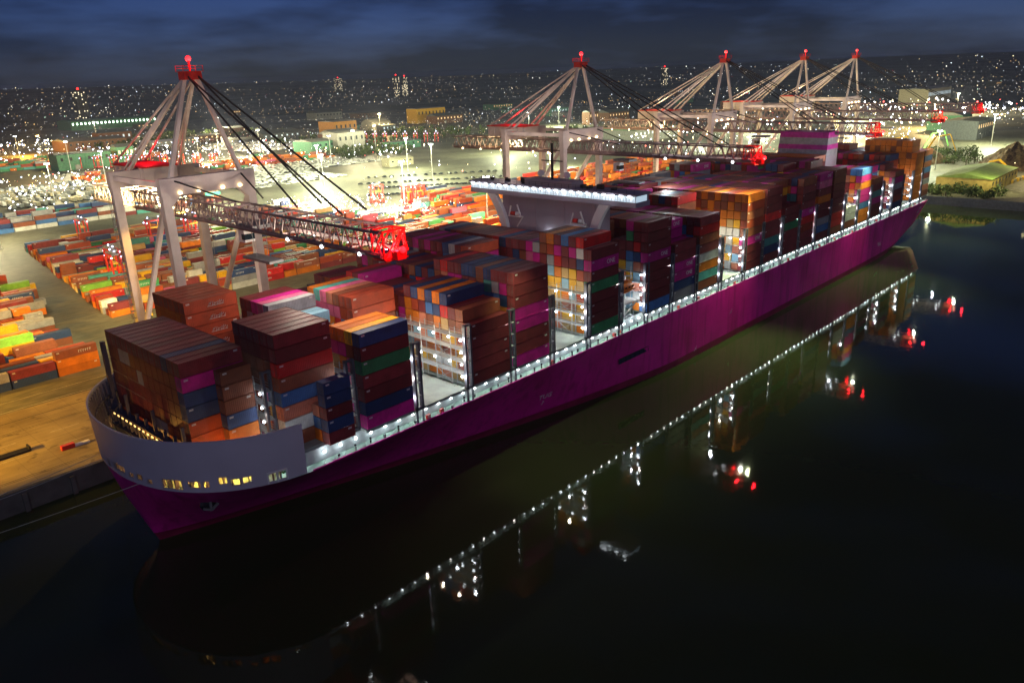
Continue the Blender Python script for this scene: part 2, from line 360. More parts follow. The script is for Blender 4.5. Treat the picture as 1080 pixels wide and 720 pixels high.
for i in range(54):
    t = -82+3.05*i
    mb.hexa([screen_pt(t-.16, DZ, .4), screen_pt(t+.16, DZ, .4), screen_pt(t+.16, DZ, 1.5), screen_pt(t-.16, DZ, 1.5), screen_pt(t-.16, TOPZ-.5, .4), screen_pt(t+.16, TOPZ-.5, .4), screen_pt(t+.16, TOPZ-.5, .7), screen_pt(t-.16, TOPZ-.5, .7)])
for z in (21.5, 25):
    for i in range(54): mb.bar(screen_pt(-82+3.05*i, z, .8), screen_pt(-82+3.05*(i+1), z, .8), .5, .12)
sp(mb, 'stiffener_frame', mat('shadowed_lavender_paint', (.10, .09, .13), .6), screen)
mb = MB(); t0, t1 = 68.0, 76.0            # pale framed panel near the screen's end
for (ta, tb, za, zc) in ((t0, t1, 2.0, 2.4), (t0, t0+.6, .1, 2.4), (t1-.6, t1, .1, 2.4), (71.6, 72.2, .1, 2.2)):
    mb.hexa([screen_pt(ta, DZ+za, -.12), screen_pt(tb, DZ+za, -.12), screen_pt(tb, DZ+za, .3), screen_pt(ta, DZ+za, .3), screen_pt(ta, DZ+zc, -.12), screen_pt(tb, DZ+zc, -.12), screen_pt(tb, DZ+zc, .3), screen_pt(ta, DZ+zc, .3)])
sp(mb, 'fairlead_frame', WHITEP, screen)
# mooring deck gear behind the screen
for (x, y) in ((-43.5, 20), (-45.5, 27), (-45.5, 36), (-41, 46), (-37, 10.5), (-30, 5.5)):
    mb = MB(); mb.box(x-1, x+1, y-1.6, y+1.6, DZ, DZ+.35); mb.tube((x, y-1.5, DZ+1.1), (x, y+.7, DZ+1.1), .65, 12); mb.tube((x, y-1.7, DZ+1.1), (x, y-1.5, DZ+1.1), 1, 12); mb.tube((x, y+.7, DZ+1.1), (x, y+.9, DZ+1.1), 1, 12); mb.box(x-.6, x+.6, y+.9, y+1.8, DZ+.3, DZ+1.7)
    sp(mb, 'mooring_winch', mat('winch_green', (.06, .2, .13), .5) if x > -38 else STEEL)
mb = MB()                                  # dark upright frame under and in front of the foremost stack
for i in range(9):
    y = 13.6+4.15*i; mb.box(-44.6, -44.0, y-.2, y+.2, DZ, 27+ (3 if i % 3 == 0 else 0)); mb.bar((-44.3, y, DZ+.2), (-44.3, y+4.1, 25.2), .28)
    mb.bar((-44.3, y, DZ+.2), (-47.2 if 2 < i < 7 else -44.9, y, DZ+.1), .3)
mb.box(-45, -43.5, 13.2, 47.4, 24.9, 25.1); mb.box(-45, -43.5, 13.2, 47.4, 21.4, 21.7)
mb.box(-44.1, -43.3, 46.5, 47.4, DZ, 39.4)
fr = sp(mb, 'stack_frame', mat('frame_navy', (.035, .035, .07), .6))
LDIM = emis('lamp_amber_dim', (1, .62, .2), 1.6)
for i in range(16): mb = MB(); mb.box(-45.15, -45.02, 14+2*i, 14.7+2*i, 24.35, 24.7); sp(mb, 'lamp', LDIM, fr)
for p in ((-47, 24, 21.2), (-47.5, 34, 21.2), (-43, 14.5, 21), (-38.5, 8.4, 21), (-41.5, 48, 21)): lamp('POINT', p, 1700, (1, .48, .08), .15)
lamp('POINT', (-29.2, 3.4, 20.8), 700, WHITE, .2)
# hull marks
def text_mesh(body, size, ext=.0):
    cu = bpy.data.curves.new('txt', 'FONT'); cu.body = body; cu.size = size; cu.extrude = ext; cu.align_x = 'CENTER'; cu.align_y = 'CENTER'; cu.resolution_u = 2
    ob = bpy.data.objects.new('txt', cu); COL.objects.link(ob); dg = bpy.context.evaluated_depsgraph_get()
    me = bpy.data.meshes.new_from_object(ob.evaluated_get(dg)); bpy.data.objects.remove(ob); return me
LET = mat('pale_lettering', (.62, .55, .60), .6)
def hull_text(body, u, z, size, name='lettering'):
    me = text_mesh(body, size, .02); me.materials.clear(); me.materials.append(LET)
    o = bpy.data.objects.new(name, me); COL.objects.link(o); o.parent = ship
    o.location = (u-SHIP_OFF.x, VC-half(u, z)-.06-SHIP_OFF.y, z); dz = half(u, z+1)-half(u, z-1); du = half(u+2, z)-half(u-2, z)
    o.rotation_euler = (math.pi/2+math.atan2(dz, 2), 0, -math.atan2(du, 4)); return o
hull_text('TUG', 47.5, 7.5, 2.3); hull_text('TUG', 283, 7.0, 2.3)
for u, z in ((47.5, 5.8), (139, 9.5), (116, 2.6)):
    mb = MB(); y = VC-half(u, z)-.05
    for s in (-1, 1): mb.bar((u-.5, y, z-.5*s), (u+.5, y, z+.5*s), .12, .04)
    mb.box(u-.9, u-.75, y-.03, y+.03, z-.7, z-.4); mb.box(u+.4, u+.55, y-.03, y+.03, z+.6, z+.9)
    sp(mb, 'hull_mark', LET)
for z in (15.6, 13.4):
    mb = MB(); y = VC-half(343, z)-.06; mb.box(341.5, 344.5, y-.05, y+.05, z-.35, z+.35); mb.box(341, 341.3, y-.05, y+.05, z-.6, z+.1); sp(mb, 'hull_mark', LET)
mb = MB(); y = VC-half(86, 10.2)-.08       # pilot gangway recess
mb.box(74.8, 97.8, y, y+.25, 9.4, 10.9, 0)
for i in range(10): mb.box(75.3+2.3*i, 75.5+2.3*i, y-.12, y+.05, 9.4, 10.9, 1)
mb.box(74.8, 97.8, y-.15, y+.05, 10.8, 11.0, 1)
sp(mb, 'gangway_recess', [mat('recess_navy', (.012, .016, .05), .6), BLACK])
# anchor in its pocket near the stem
mb = MB(); u, z = -41, 12.2; y = VC-half(u, z)
mb.ball((u, y+.1, z), 1.7, 0, 1.1, .35, 1); mb.box(u-.22, u+.22, y-.75, y-.3, z-1.2, z+1.8, 1); mb.bar((u-1.5, y-.7, z-.4), (u, y-.7, z-1.3), .4, .4, 1); mb.bar((u+1.5, y-.7, z-.4), (u, y-.7, z-1.3), .4, .4, 1)
sp(mb, 'anchor', [BLACK, STEEL])
# bays
EB = [-44.6, -29.9, -15.0, 0, 15, 29.5, 44.1, 59.1, 73.8, 86.5, 100.1, 114.5, 130.1, 146.4, 159.5, 175, 189.5, 204.7, 219.1, 234.4, 249.3, 264.6, 280.3, 293.1, 307.4, 321.9, 336.8, 350.2]
DECKHOUSE_BAY, FUNNEL_BAY = 8, 20
# coaming and hatch covers
mb = MB()
for sd in (-1, 1):
    y0 = VC+sd*27.9; a, c = (y0, y0+.3) if sd > 0 else (y0-.3, y0)
    mb.box(-27, 349, a, c, DZ, 21.2)
sp(mb, 'hatch_coaming', mat('coaming_grey', (.42, .46, .46), .55, scale=.3))
for k in range(len(EB)-1):
    if k == DECKHOUSE_BAY: continue
    u0, u1 = EB[k]+1.75, EB[k+1]-.15; hw = 30.2 if k > 1 else (17.5 if k == 0 else 27.8)
    mb = MB()
    for i in range(4):
        y0, y1 = VC-hw+i*hw/2+.06, VC-hw+(i+1)*hw/2-.06; mb.box(u0, u1, y0, y1, 21.0, 21.62)
        for x in (u0+.4, u1-.8):
            for q in range(6): yy = y0+.5+q*(y1-y0-1)/5; mb.box(x, x+.35, yy-.15, yy+.15, 21.62, 21.72)
    sp(mb, 'hatch_cover', HATCH)
# deck passage lamps and their light
ul = [-22.5+3.75*i for i in range(99)]
for u in ul:
    mb = MB(); mb.box(u-.32, u+.32, 2.55, 2.95, 19.95, 20.45, 0); mb.ball((u, 2.45, 20.1), .3, 1, n=6); sp(mb, 'deck_lamp', [GALV, LW])
    lamp('POINT', (u, 1.9, 20.4), 75*R.choice([.5, .8, 1, 1.1, 1.4]), R.choice([WHITE, WHITE, (.9, 1, .95), (1, .97, .9)]), .2)
# pipes, lockers, ventilators in the passage
for i in range(96):
    u = -20+3.84*i+R.uniform(-.6, .6); y = R.uniform(.9, 1.6); k = R.random(); mb = MB()
    if k < .5: mb.box(u-.18, u+.18, y-.18, y+.18, DZ, DZ+R.uniform(.4, .9), 0)
    elif k < .8: mb.tube((u, y, DZ), (u, y, DZ+1), .18, 8, 0); mb.ball((u, y, DZ+1.05), .28, 0, n=6)
    else: mb.box(u-.5, u+.5, y-.3, y+.3, DZ, DZ+.9, 1)
    sp(mb, 'deck_fitting', [BLACK, REDP])
# containers' tiers: bay -> (row range, tiers)
H = 2.9; ROW0, RP, NR = .65, 2.53, 24
T = {}
def rows_(k, *spec):
    for a, c, n in spec:
        for r in range(a, c+1): T[(k, r)] = n
rows_(0, (5, 17, 7)); rows_(1, (2, 7, 8), (8, 15, 4), (16, 21, 8), (22, 22, 5)); rows_(2, (0, 3, 7), (4, 10, 4), (11, 12, 6), (13, 17, 7), (18, 23, 4))
rows_(3, (9, 15, 7), (16, 23, 5)); rows_(4, (0, 0, 5), (1, 2, 6), (3, 8, 7), (9, 14, 6), (15, 17, 7), (18, 23, 6)); rows_(5, (0, 0, 8), (1, 10, 8), (11, 17, 7), (18, 23, 7))
rows_(6, (12, 23, 8)); rows_(7, (0, 0, 8), (1, 6, 9), (7, 23, 8)); rows_(9, (0, 4, 9), (5, 23, 8)); rows_(10, (0, 1, 6), (2, 23, 8)); rows_(11, (0, 0, 8), (1, 23, 8))
rows_(12, (7, 23, 9)); rows_(13, (0, 9, 9), (10, 23, 9)); rows_(14, (0, 3, 9), (4, 23, 9)); rows_(15, (0, 1, 6), (2, 23, 9)); rows_(16, (0, 23, 9)); rows_(17, (0, 2, 9), (3, 23, 9)); rows_(18, (0, 3, 9), (4, 23, 10))
rows_(19, (0, 2, 3), (3, 5, 8), (6, 21, 10), (22, 23, 8)); rows_(20, (0, 2, 8), (3, 6, 8)); rows_(20, (17, 23, 7)); rows_(21, (0, 1, 6), (2, 23, 7)); rows_(22, (3, 23, 7)); rows_(23, (0, 1, 6), (2, 23, 7)); rows_(24, (3, 23, 8)); rows_(25, (0, 0, 8), (1, 9, 10), (10, 23, 9)); rows_(26, (0, 3, 8), (4, 23, 8))
RT = random.Random(17)
for k in (9, 10, 11, 12, 13, 14, 15, 16, 17, 21, 22, 23, 24, 25, 26):
    r = 3 if k not in (13, 25) else 10
    while r < NR:
        n = RT.choice([2, 3, 4, 5]); dlt = RT.choice([0, 0, 0, -1, -1, 1 if 15 < k < 20 else 0, -2])
        for q in range(r, min(NR, r+n)):
            if (k, q) in T and T[(k, q)] > 4 and not (k == 20 and q < 10): T[(k, q)] += dlt
        r += n
WTOP = [('maroon', 46), ('magenta', 16), ('navy', 9), ('brown', 14), ('rust red', 7), ('grey', 4), ('red', 4)]
WS = [('maroon', 30), ('brown', 16), ('rust red', 9), ('magenta', 13), ('navy', 9), ('blue', 5), ('orange', 7), ('red', 5), ('green', 2), ('teal', 2), ('grey', 4), ('white', 2), ('salmon', 3), ('pink', 2), ('yellow', 1)]
WY = [('rust red', 18), ('brown', 19), ('orange', 9), ('tan', 8), ('grey', 10), ('navy', 14), ('blue', 5), ('green', 5), ('red', 7), ('maroon', 14), ('white', 5), ('yellow', 3), ('pink', 3), ('teal', 4), ('lime', 1)]
def pick(W): return R.choices([w[0] for w in W], [w[1] for w in W])[0]
OVR = {}
def setc(k, r, top_down):
    n = T[(k, r)]
    for i, c in enumerate(top_down): OVR[(k, r, n-1-i)] = c
for r in range(2, 8): setc(1, r, ['maroon', 'maroon', 'red' if r == 2 else 'brown', 'brown'])
setc(1, 2, ['maroon', 'maroon', 'red', 'brown', 'blue', 'salmon', 'white', 'brown'])
setc(2, 0, ['navy', 'maroon', 'green', 'maroon', 'maroon', 'navy', 'magenta']); setc(2, 1, ['yellow', 'brown', 'pink', 'pink']); setc(2, 2, ['orange', 'magenta', 'orange', 'orange']); setc(2, 3, ['orange', 'magenta', 'tan', 'orange'])
for r in range(5, 18): setc(0, r, ['maroon']+[R.choice(['maroon', 'maroon', 'maroon', 'brown', 'maroon', 'maroon', 'maroon', 'maroon', 'grey', 'maroon', 'maroon', 'brown']) for i in range(6)])
setc(0, 5, ['maroon', 'magenta', 'navy', 'navy', 'rust red', 'rust red', 'rust red']); setc(0, 7, ['navy'])
for r in range(16, 22): setc(1, r, ['rust red']*6)
for r in (11, 12): setc(2, r, ['light blue'])
setc(2, 13, ['grey', 'salmon']); setc(2, 14, ['pink', 'brown']); setc(2, 15, ['magenta', 'brown'])
for r, c in zip(range(9, 16), ['rust red', 'rust red', 'brown', 'salmon', 'pink', 'teal', 'orange']): setc(3, r, [c, 'rust red' if r < 11 else 'pink'])
setc(4, 0, ['maroon']*5); setc(4, 1, ['brown', 'brown']); setc(4, 2, ['maroon', 'brown'])
for r, c in zip(range(3, 9), ['navy', 'orange', 'navy', 'orange', 'navy', 'maroon']): setc(4, r, [c])
setc(5, 0, ['maroon', 'maroon', 'maroon', 'magenta', 'magenta', 'maroon', 'maroon', 'magenta'])
for r, c in zip(range(1, 11), ['maroon', 'maroon', 'navy', 'brown', 'navy', 'navy', 'maroon', 'maroon', 'red', 'maroon']): setc(5, r, [c])
setc(7, 0, ['maroon', 'magenta', 'maroon', 'green', 'maroon', 'maroon', 'maroon', 'green'])
for r, c in zip(range(1, 7), ['red', 'maroon', 'blue', 'maroon', 'orange', 'brown']): setc(7, r, [c])
setc(9, 0, ['maroon', 'maroon', 'maroon', 'magenta', 'maroon', 'maroon']); setc(10, 0, ['maroon', 'maroon', 'magenta', 'magenta', 'navy', 'grey']); setc(11, 0, ['maroon', 'red', 'brown', 'maroon', 'grey', 'orange', 'teal', 'brown'])
for r in range(2, 5): setc(10, r, ['magenta', 'magenta'])
for r in range(10):
    setc(13, r, [R.choice(['orange', 'orange', 'brown', 'rust red']) for i in range(5)]+(['magenta', 'maroon', 'maroon', 'maroon'] if r == 0 else []))
setc(14, 0, ['maroon', 'maroon', 'maroon', 'red', 'maroon', 'maroon', 'teal', 'navy', 'maroon'])
setc(15, 0, ['maroon', 'maroon', 'green', 'maroon', 'maroon', 'maroon'])
for r in range(3): setc(19, r, ['white', 'white', 'brown'])
for r in range(6, 22): setc(19, r, [R.choice(['orange', 'rust red', 'orange', 'salmon'])])
setc(20, 0, ['blue', 'magenta', 'orange', 'magenta', 'magenta', 'blue', 'orange', 'orange']); setc(20, 1, ['blue', 'orange', 'red', 'orange'])
for k in (4, 7, 13, 9):
    for r in range(NR):
        for t in range(6 if k != 9 else 5):
            if (k, r) in T and t < T[(k, r)]-2 and not (r == 0 and k in (4, 7, 9, 13)): OVR[(k, r, t)] = R.choice(['yellow', 'orange', 'white', 'tan', 'light blue', 'orange', 'salmon', 'yellow', 'rust red', 'white' if k == 13 else 'brown'])
for r in range(1, 10): setc(25, r, [R.choice(['orange', 'orange', 'brown']) for i in range(10)])
setc(25, 0, ['orange']*8)
# boxes: each entry (x0, y0, z0, length, height, colour, where)
BX = []
BAYN = ['foremost bay'] + [ORD[i]+' bay from bow' for i in range(1, 27)]
def ordw(i): return ORD[i]
for (k, r), n in T.items():
    u0 = EB[k]+1.95 if EB[k+1]-EB[k] > 14.2 else EB[k]+.95
    if k == 0: u0 = -43.1
    if k == 1: u0 = -28.3
    for t in range(n):
        c = OVR.get((k, r, t)) or pick(WTOP if t >= n-1 else WS)
        BX.append((u0, ROW0+RP*r, ZB+t*H, 12.19, 2.76, c, ('ship', k, r, t, n)))
# twenty-foot stacks beside the two foremost bays
for t, c in enumerate(['maroon', 'navy', 'maroon', 'navy', 'navy']): BX.append((-22.2, .65, ZB+t*2.59, 6.06, 2.48, c, ('twenty', 1, 0, t, 5)))
for t, c in enumerate(['orange', 'blue', 'salmon']): BX.append((-22.2, .65+RP, ZB+t*2.59, 6.06, 2.48, c, ('twenty', 1, 1, t, 3)))
for t, c in enumerate(['orange', 'orange', 'navy', 'brown', 'brown', 'brown']): BX.append((-37.0, .65+4*RP, ZB+t*2.9, 6.06, 2.76, c, ('twenty', 0, 4, t, 6)))
# yard rows
def yard_block(tag_, v0, v1, pitch, ufun0, ufun1, W, hts, skip=.04, rows_per=0):
    v, i = v0, 0
    while v < v1:
        u, j = ufun0(v), 0
        while u < ufun1(v):
            L = 12.19 if R.random() < .8 else 6.06; n = R.choices([1, 2, 3, 4], hts)[0]
            if R.random() > skip:
                c0 = pick(W)
                for t in range(n): BX.append((u, v, G+.01+t*2.62, L, 2.59, c0 if R.random() < .3 else pick(W), (tag_, i, j, t, n)))
            u += L+.45; j += 1
        v += pitch; i += 1
        if rows_per and i % rows_per == 0: v += 9
yard_block('main', 190, 368, 4.05, lambda v: 7+(v-190)*.135+R.uniform(-.5, 1), lambda v: 238 if v < 280 else 190, WY, (34, 56, 10, 0), .012)
yard_block('left', 137, 276, 4.05, lambda v: -100+R.uniform(-3, 3), lambda v: -28+(v-137)*.17, [('rust red', 12), ('brown', 16), ('orange', 10), ('yellow', 14), ('grey', 20), ('navy', 14), ('lime', 8), ('maroon', 10), ('tan', 6)], (40, 52, 8, 0), .02)
yard_block('band', 440, 462, 4.2, lambda v: 22, lambda v: 175, [('navy', 20), ('blue', 10), ('white', 14), ('maroon', 20), ('teal', 12), ('grey', 12), ('brown', 10)], (5, 20, 50, 25), .01)
yard_block('mid', 236, 322, 4.4, lambda v: 246+(v-236)*.25, lambda v: 300, [('orange', 30), ('rust red', 30), ('green', 8), ('grey', 6), ('red', 12), ('navy', 8), ('brown', 10)], (10, 50, 40, 0))
yard_block('far', 150, 300, 5, lambda v: 330+R.uniform(0, 8), lambda v: 520, [('orange', 35), ('rust red', 30), ('red', 10), ('green', 6), ('navy', 5), ('brown', 14)], (10, 40, 40, 10))
yard_block('behind', 128, 185, 5, lambda v: 150, lambda v: 320, [('orange', 30), ('rust red', 30), ('red', 10), ('brown', 14), ('navy', 10), ('grey', 6)], (30, 45, 25, 0))
yard_block('north', 640, 700, 5, lambda v: 170, lambda v: 420, [('orange', 30), ('rust red', 30), ('pink', 12), ('brown', 14), ('green', 10), ('grey', 6)], (50, 40, 10, 0), .2)
yard_block('west', 880, 960, 6, lambda v: 120, lambda v: 330, [('orange', 20), ('rust red', 25), ('green', 20), ('teal', 12), ('brown', 14), ('grey', 9)], (40, 40, 20, 0), .15)
# what the camera can see of each box: rays over a coarse grid against every box
bv, bf = [], []
for i, (x, y, z, l, h, c, w) in enumerate(BX):
    n = len(bv); bv += [(x, y, z), (x+l, y, z), (x+l, y+2.44, z), (x, y+2.44, z), (x, y, z+h), (x+l, y, z+h), (x+l, y+2.44, z+h), (x, y+2.44, z+h)]
    for f in ((3, 2, 1, 0), (4, 5, 6, 7), (0, 1, 5, 4), (1, 2, 6, 5), (2, 3, 7, 6), (3, 0, 4, 7)): bf.append(tuple(n+q for q in f))
nb = len(bf)
for (x0, x1, y0, y1, z0, z1) in ((75, 85, 0, 62, 20, 57), (250, 262, 16.3, 38.5, 20, 59), (-52, 350, .3, 61, 0, 21.6)):
    n = len(bv); bv += [(x0, y0, z0), (x1, y0, z0), (x1, y1, z0), (x0, y1, z0), (x0, y0, z1), (x1, y0, z1), (x1, y1, z1), (x0, y1, z1)]
    for f in ((3, 2, 1, 0), (4, 5, 6, 7), (0, 1, 5, 4), (1, 2, 6, 5), (2, 3, 7, 6), (3, 0, 4, 7)): bf.append(tuple(n+q for q in f))
for i in range(len(th)-1):
    n = len(bv); bv += [screen_pt(th[i], DZ), screen_pt(th[i+1], DZ), screen_pt(th[i+1], TOPZ), screen_pt(th[i], TOPZ)]; bf.append((n, n+1, n+2, n+3))
bvh = BVHTree.FromPolygons(bv, bf); seen = {}
for py in range(90, 700, 2):
    for px in range(0, 1080, 2):
        dv = (d_*FPX+RX*(px+1-540)-UPV*(py+1-360)).normalized(); hit = bvh.ray_cast(CAM, dv, 3000)
        if hit[2] is not None and hit[2] < nb: seen[hit[2]//6] = seen.get(hit[2]//6, 0)+1
top = set(sorted(seen, key=lambda i: -seen[i])[:300])
# container meshes: a body with frame and corrugated panels, and door leaves at the bow-facing end
def body_mesh(L, Hh):
    mb = MB(); w = 2.38; h2 = L/2
    mb.box(-h2+.09, h2-.04, .045, w-.045, .16, Hh-.05)
    for x in (-h2, h2-.16):
        for y in (0, w-.16): mb.box(x, x+.16, y, y+.16, 0, Hh)
    for y in (0, w-.1):
        mb.box(-h2+.16, h2-.16, y, y+.1, 0, .16); mb.box(-h2+.16, h2-.16, y, y+.1, Hh-.1, Hh)
    for x in (-h2, h2-.1):
        mb.box(x, x+.1, .16, w-.16, 0, .15); mb.box(x, x+.1, .16, w-.16, Hh-.12, Hh)
    return mb.mesh('shipping_container', CM['maroon'])
ROD = mat('worn_rod_steel', (.13, .11, .11), .55)
def leaf_mesh(Hh, s):
    mb = MB(); y0, y1 = (.18, 1.18) if s < 0 else (1.20, 2.20)
    mb.box(0, .05, y0, y1, .17, Hh-.14, 0)
    for y in (y0+.28, y1-.28): mb.tube((-.04, y, .2), (-.04, y, Hh-.17), .028, 6, 1); mb.box(-.06, 0, y-.02, y+.22, 1.05, 1.12, 1)
    return mb.mesh('door', [CM['maroon'], ROD])
PB, PD = {}, {}
ONE = text_mesh('ONE', 1.75, .01); ONE.materials.clear(); ONE.materials.append(WHITEP)
mb = MB()
for i in range(9):
    x = -1.6+.4*i; mb.bar((x, 0, -.35+.25*math.sin(i*2.1)), (x+.3, 0, .3+.2*math.sin(i*1.3)), .16, .05)
mb.box(-1.9, 1.9, -.03, .03, -.52, -.44)
SCRIPT = mb.mesh('logo_mark', mat('faded_white_logo', (.6, .55, .52), .7))
mb = MB()
for x, z, w in ((0, 0, .8), (0, -.2, .8)): mb.box(x, x+w, -.03, 0, z, z+.11)
IDM = mb.mesh('id_mark', WHITEP)
mb = MB(); r3 = random.Random(2)
for i in range(6): x = -1.9+.66*i; mb.box(x, x+.14, -.03, 0, -.4, .4); mb.box(x+.14, x+.46, -.03, 0, r3.choice([.26, -.06, -.4]), r3.choice([.4, .1])) if i % 2 else mb.box(x+.14, x+.42, -.03, 0, .2, .36)
BLK = mb.mesh('logo_mark', mat('faded_white_logo_block', (.62, .6, .58), .7))
def set_col(o, c, slot=0): o.material_slots[slot].link = 'OBJECT'; o.material_slots[slot].material = CM[c]
def blab(w, c, l):
    s, a, b2, t, n = w; size = 'twenty-foot' if l < 8 else 'forty-foot'
    tt = 'top tier' if t == n-1 else ORD[t]+' tier up'
    if s == 'ship': return f'{c} container, {tt}, {ORD[b2]} row from near rail, {BAYN[a]}'
    if s == 'twenty': return f'short {c} container, {tt}, {ORD[b2]} row from near rail, {BAYN[a]}'
    nm = {'main': 'main yard block', 'left': 'amber yard block', 'band': 'far wall of boxes', 'mid': 'block before open lot', 'far': 'far orange block', 'behind': 'block behind ship bridge', 'north': 'far north block', 'west': 'far west block'}[s]
    return f'{c} container, {tt}, {ORD[min(a, 49)]} row inland, {ORD[min(b2, 49)]} along, {nm}'
usedlab = {}
stuffs = {}
for i, (x, y, z, l, h, c, w) in enumerate(BX):
    if i in top:
        key = (l, h)
        if key not in PB: PB[key] = body_mesh(l, h); PD[key] = (leaf_mesh(h, -1), leaf_mesh(h, 1))
        o = bpy.data.objects.new('shipping_container', PB[key]); COL.objects.link(o); o.location = (x+l/2, y, z); set_col(o, c)
        lb = blab(w, c, l); tag(o, lb, 'container', 'containers stacked on the ship' if w[0] in ('ship', 'twenty') else 'containers stacked in the yard')
        for k in (0, 1):
            dd = bpy.data.objects.new('door', PD[key][k]); COL.objects.link(dd); dd.parent = o; dd.location = (-l/2+.02, 0, 0); set_col(dd, c)
        if c not in ('white', 'tan', 'yellow'):
            g = bpy.data.objects.new('id_mark', IDM); COL.objects.link(g); g.parent = o; g.location = (-l/2+.5 if R.random() < .7 else l/2-1.6, -.012, h-.42)
        if w[0] not in ('ship', 'twenty') and l > 8 and c in ('red', 'green', 'rust red', 'navy', 'brown') and R.random() < .45:
            g = bpy.data.objects.new('logo_mark', R.choice([BLK, SCRIPT])); COL.objects.link(g); g.parent = o; g.location = (R.choice([-2, 0, 2.5]), -.012, h/2)
        if l > 8 and ((c == 'magenta' and w[0] == 'ship' and w[1] >= 7) or (c == 'rust red' and w[0] == 'ship' and w[1] < 3 and w[2] > 10)):
            me = ONE if c == 'magenta' else SCRIPT
            g = bpy.data.objects.new('lettering' if c == 'magenta' else 'logo_mark', me); COL.objects.link(g); g.parent = o
            g.location = (1.0 if c != 'magenta' else 2.6, -.015, h/2)
            if c == 'magenta': g.rotation_euler = (math.pi/2, 0, 0)
    else:
        key = ('ship' if w[0] in ('ship', 'twenty') else 'yard')
        stuffs.setdefault(key, []).append((x, y, z, l, h, c))
for key, lst in stuffs.items():
    mb = MB()
    for (x, y, z, l, h, c) in lst:
        mi = CN.index(c); mb.box(x+.04, x+l-.04, y+.03, y+2.36, z, z+h-.03, mi)
    stuff(mb.build('stacked_containers', [CM[c] for c in CN]), 'remaining stacked containers ' + ('filling the ship behind the nearer ones' if key == 'ship' else 'filling the yard blocks behind the ship'), 'containers')
# lashing bridges
BRIDGEM = mat('bridge_grey_paint', (.34, .36, .36), .55)
SHADEF = mat('shaded_column_paint', (.09, .09, .11), .5)  # unlit side's shade is put into the end columns' dark colour
for k in range(1, len(EB)-1):
    if k in (DECKHOUSE_BAY, DECKHOUSE_BAY+1): pass
    e = EB[k]; u0, u1 = e-.05, e+1.5
    y0, y1 = (.5, 61.5) if k > 2 else ((3, 59) if k == 2 else (8.5, 53.5))
    top_z = {1: 37.5}.get(k, 36.6); lv = [24.7, 27.6, 30.5, 33.4]
    mb = MB()
    n = 12
    for i in range(1, n):
        y = y0+(y1-y0)*i/n
        for x in (u0, u1): mb.box(x-.08, x+.08, y-.08, y+.08, DZ, top_z-1.6)
    for z in lv:
        mb.box(u0-.1, u1+.1, y0, y1, z-.12, z)
        for x in (u0-.08, u1+.08):
            for hh in (.55, 1.1): mb.bar((x, y0, z+hh), (x, y1, z+hh), .05)
    for i in range(n):
        ya, yb = y0+(y1-y0)*i/n, y0+(y1-y0)*(i+1)/n
        if i % 3 == 1:
            for z in (21.8, 27.6): mb.bar((u0, ya, z), (u0, yb, z+2.9), .09); mb.bar((u0, yb, z), (u0, ya, z+2.9), .09)
    lb = sp(mb, 'lashing_bridge', BRIDGEM)
    for y in (y0, y1-.7):
        mb = MB()
        for x in (u0-.28, u1-.22): mb.box(x, x+.5, y-.1, y+.75, 21.6, top_z); mb.box(x, x+.3, y-.1, y+.3, DZ, 21.6)
        mb.box(u0-.28, u1+.28, y-.1, y+.7, 21.4, 21.9); mb.box(u0-.28, u1+.28, y-.05, y+.65, top_z-.4, top_z-.1)
        sp(mb, 'end_column', SHADEF, lb)
    mb = MB()
    for z in (24.2, 27.1, 30.0, 32.9): mb.box(u0-.5, u0-.3, y0+1.1, y0+1.5, z-.1, z+.25); mb.box(u1+.3, u1+.45, y0+1.1, y0+1.4, z, z+.2)
    lit = k in (4, 7, 13, 20, 23, 25, 1)
    if lit:
        for yy in range(5, 26, 5): mb.box(u0-.45, u0-.3, y0+yy, y0+yy+.5, 27.1, 27.4); mb.box(u0-.45, u0-.3, y0+yy, y0+yy+.5, 32.9, 33.2)
    sp(mb, 'work_lamp', LW, lb)
    wl = {1: 40, 2: 110}.get(k, 300)
    lamp('POINT', (u0-.66, y0+.5, 24.4), wl, WHITE, .12); lamp('POINT', (u0-.66, y0+.5, 28.8), wl, (1, .9, .8), .12); lamp('POINT', (u0-.66, y0+.5, 33.2), wl, WHITE, .12)
    if k > 2: lamp('POINT', (u1+.32, y0+.5, 25), 120, WARM, .1); lamp('POINT', (u1+.32, y0+.5, 31), 120, WARM, .1)
    if lit and k > 1:
        for yy in (4, 10, 16): lamp('POINT', (u0-3.2, y0+yy, 33.8), 900, (1, .88, .66), .3); lamp('POINT', (u0-3.2, y0+yy, 26.0), 520, WHITE, .3)
# deckhouse and bridge
mb = MB(); mb.box(80.6, 85.6, 12.5, 50, 20, 53.2, 0)
for z in (30, 36, 42, 48): mb.box(80.5, 80.6, 12.5, 50, z, z+.12, 0)
for i in range(4): mb.box(80.45, 80.6, 14+11*i, 14.25+11*i, 20, 53, 0)
house = sp(mb, 'deckhouse', HOUSE)
for i, y in enumerate((15, 20, 25, 30, 35, 40, 45)):
    for z in (33, 39): mb = MB(); mb.box(80.4, 80.6, y, y+.9, z, z+.8); sp(mb, 'window', GLASS, house)
mb = MB(); mb.box(79.2, 86, -.6, 62.6, 53.2, 54.6, 0); mb.box(78.6, 86.2, -.8, 62.8, 56.3, 56.9, 0); mb.box(84.6, 85.8, -.3, 62.3, 54.6, 56.3, 0)
for i in range(64): y = -.5+i*.985; mb.box(79.05, 79.2, y-.07, y+.07, 54.6, 56.3, 1)
wing = sp(mb, 'bridge_wing', [HOUSE, WHITEP], house)
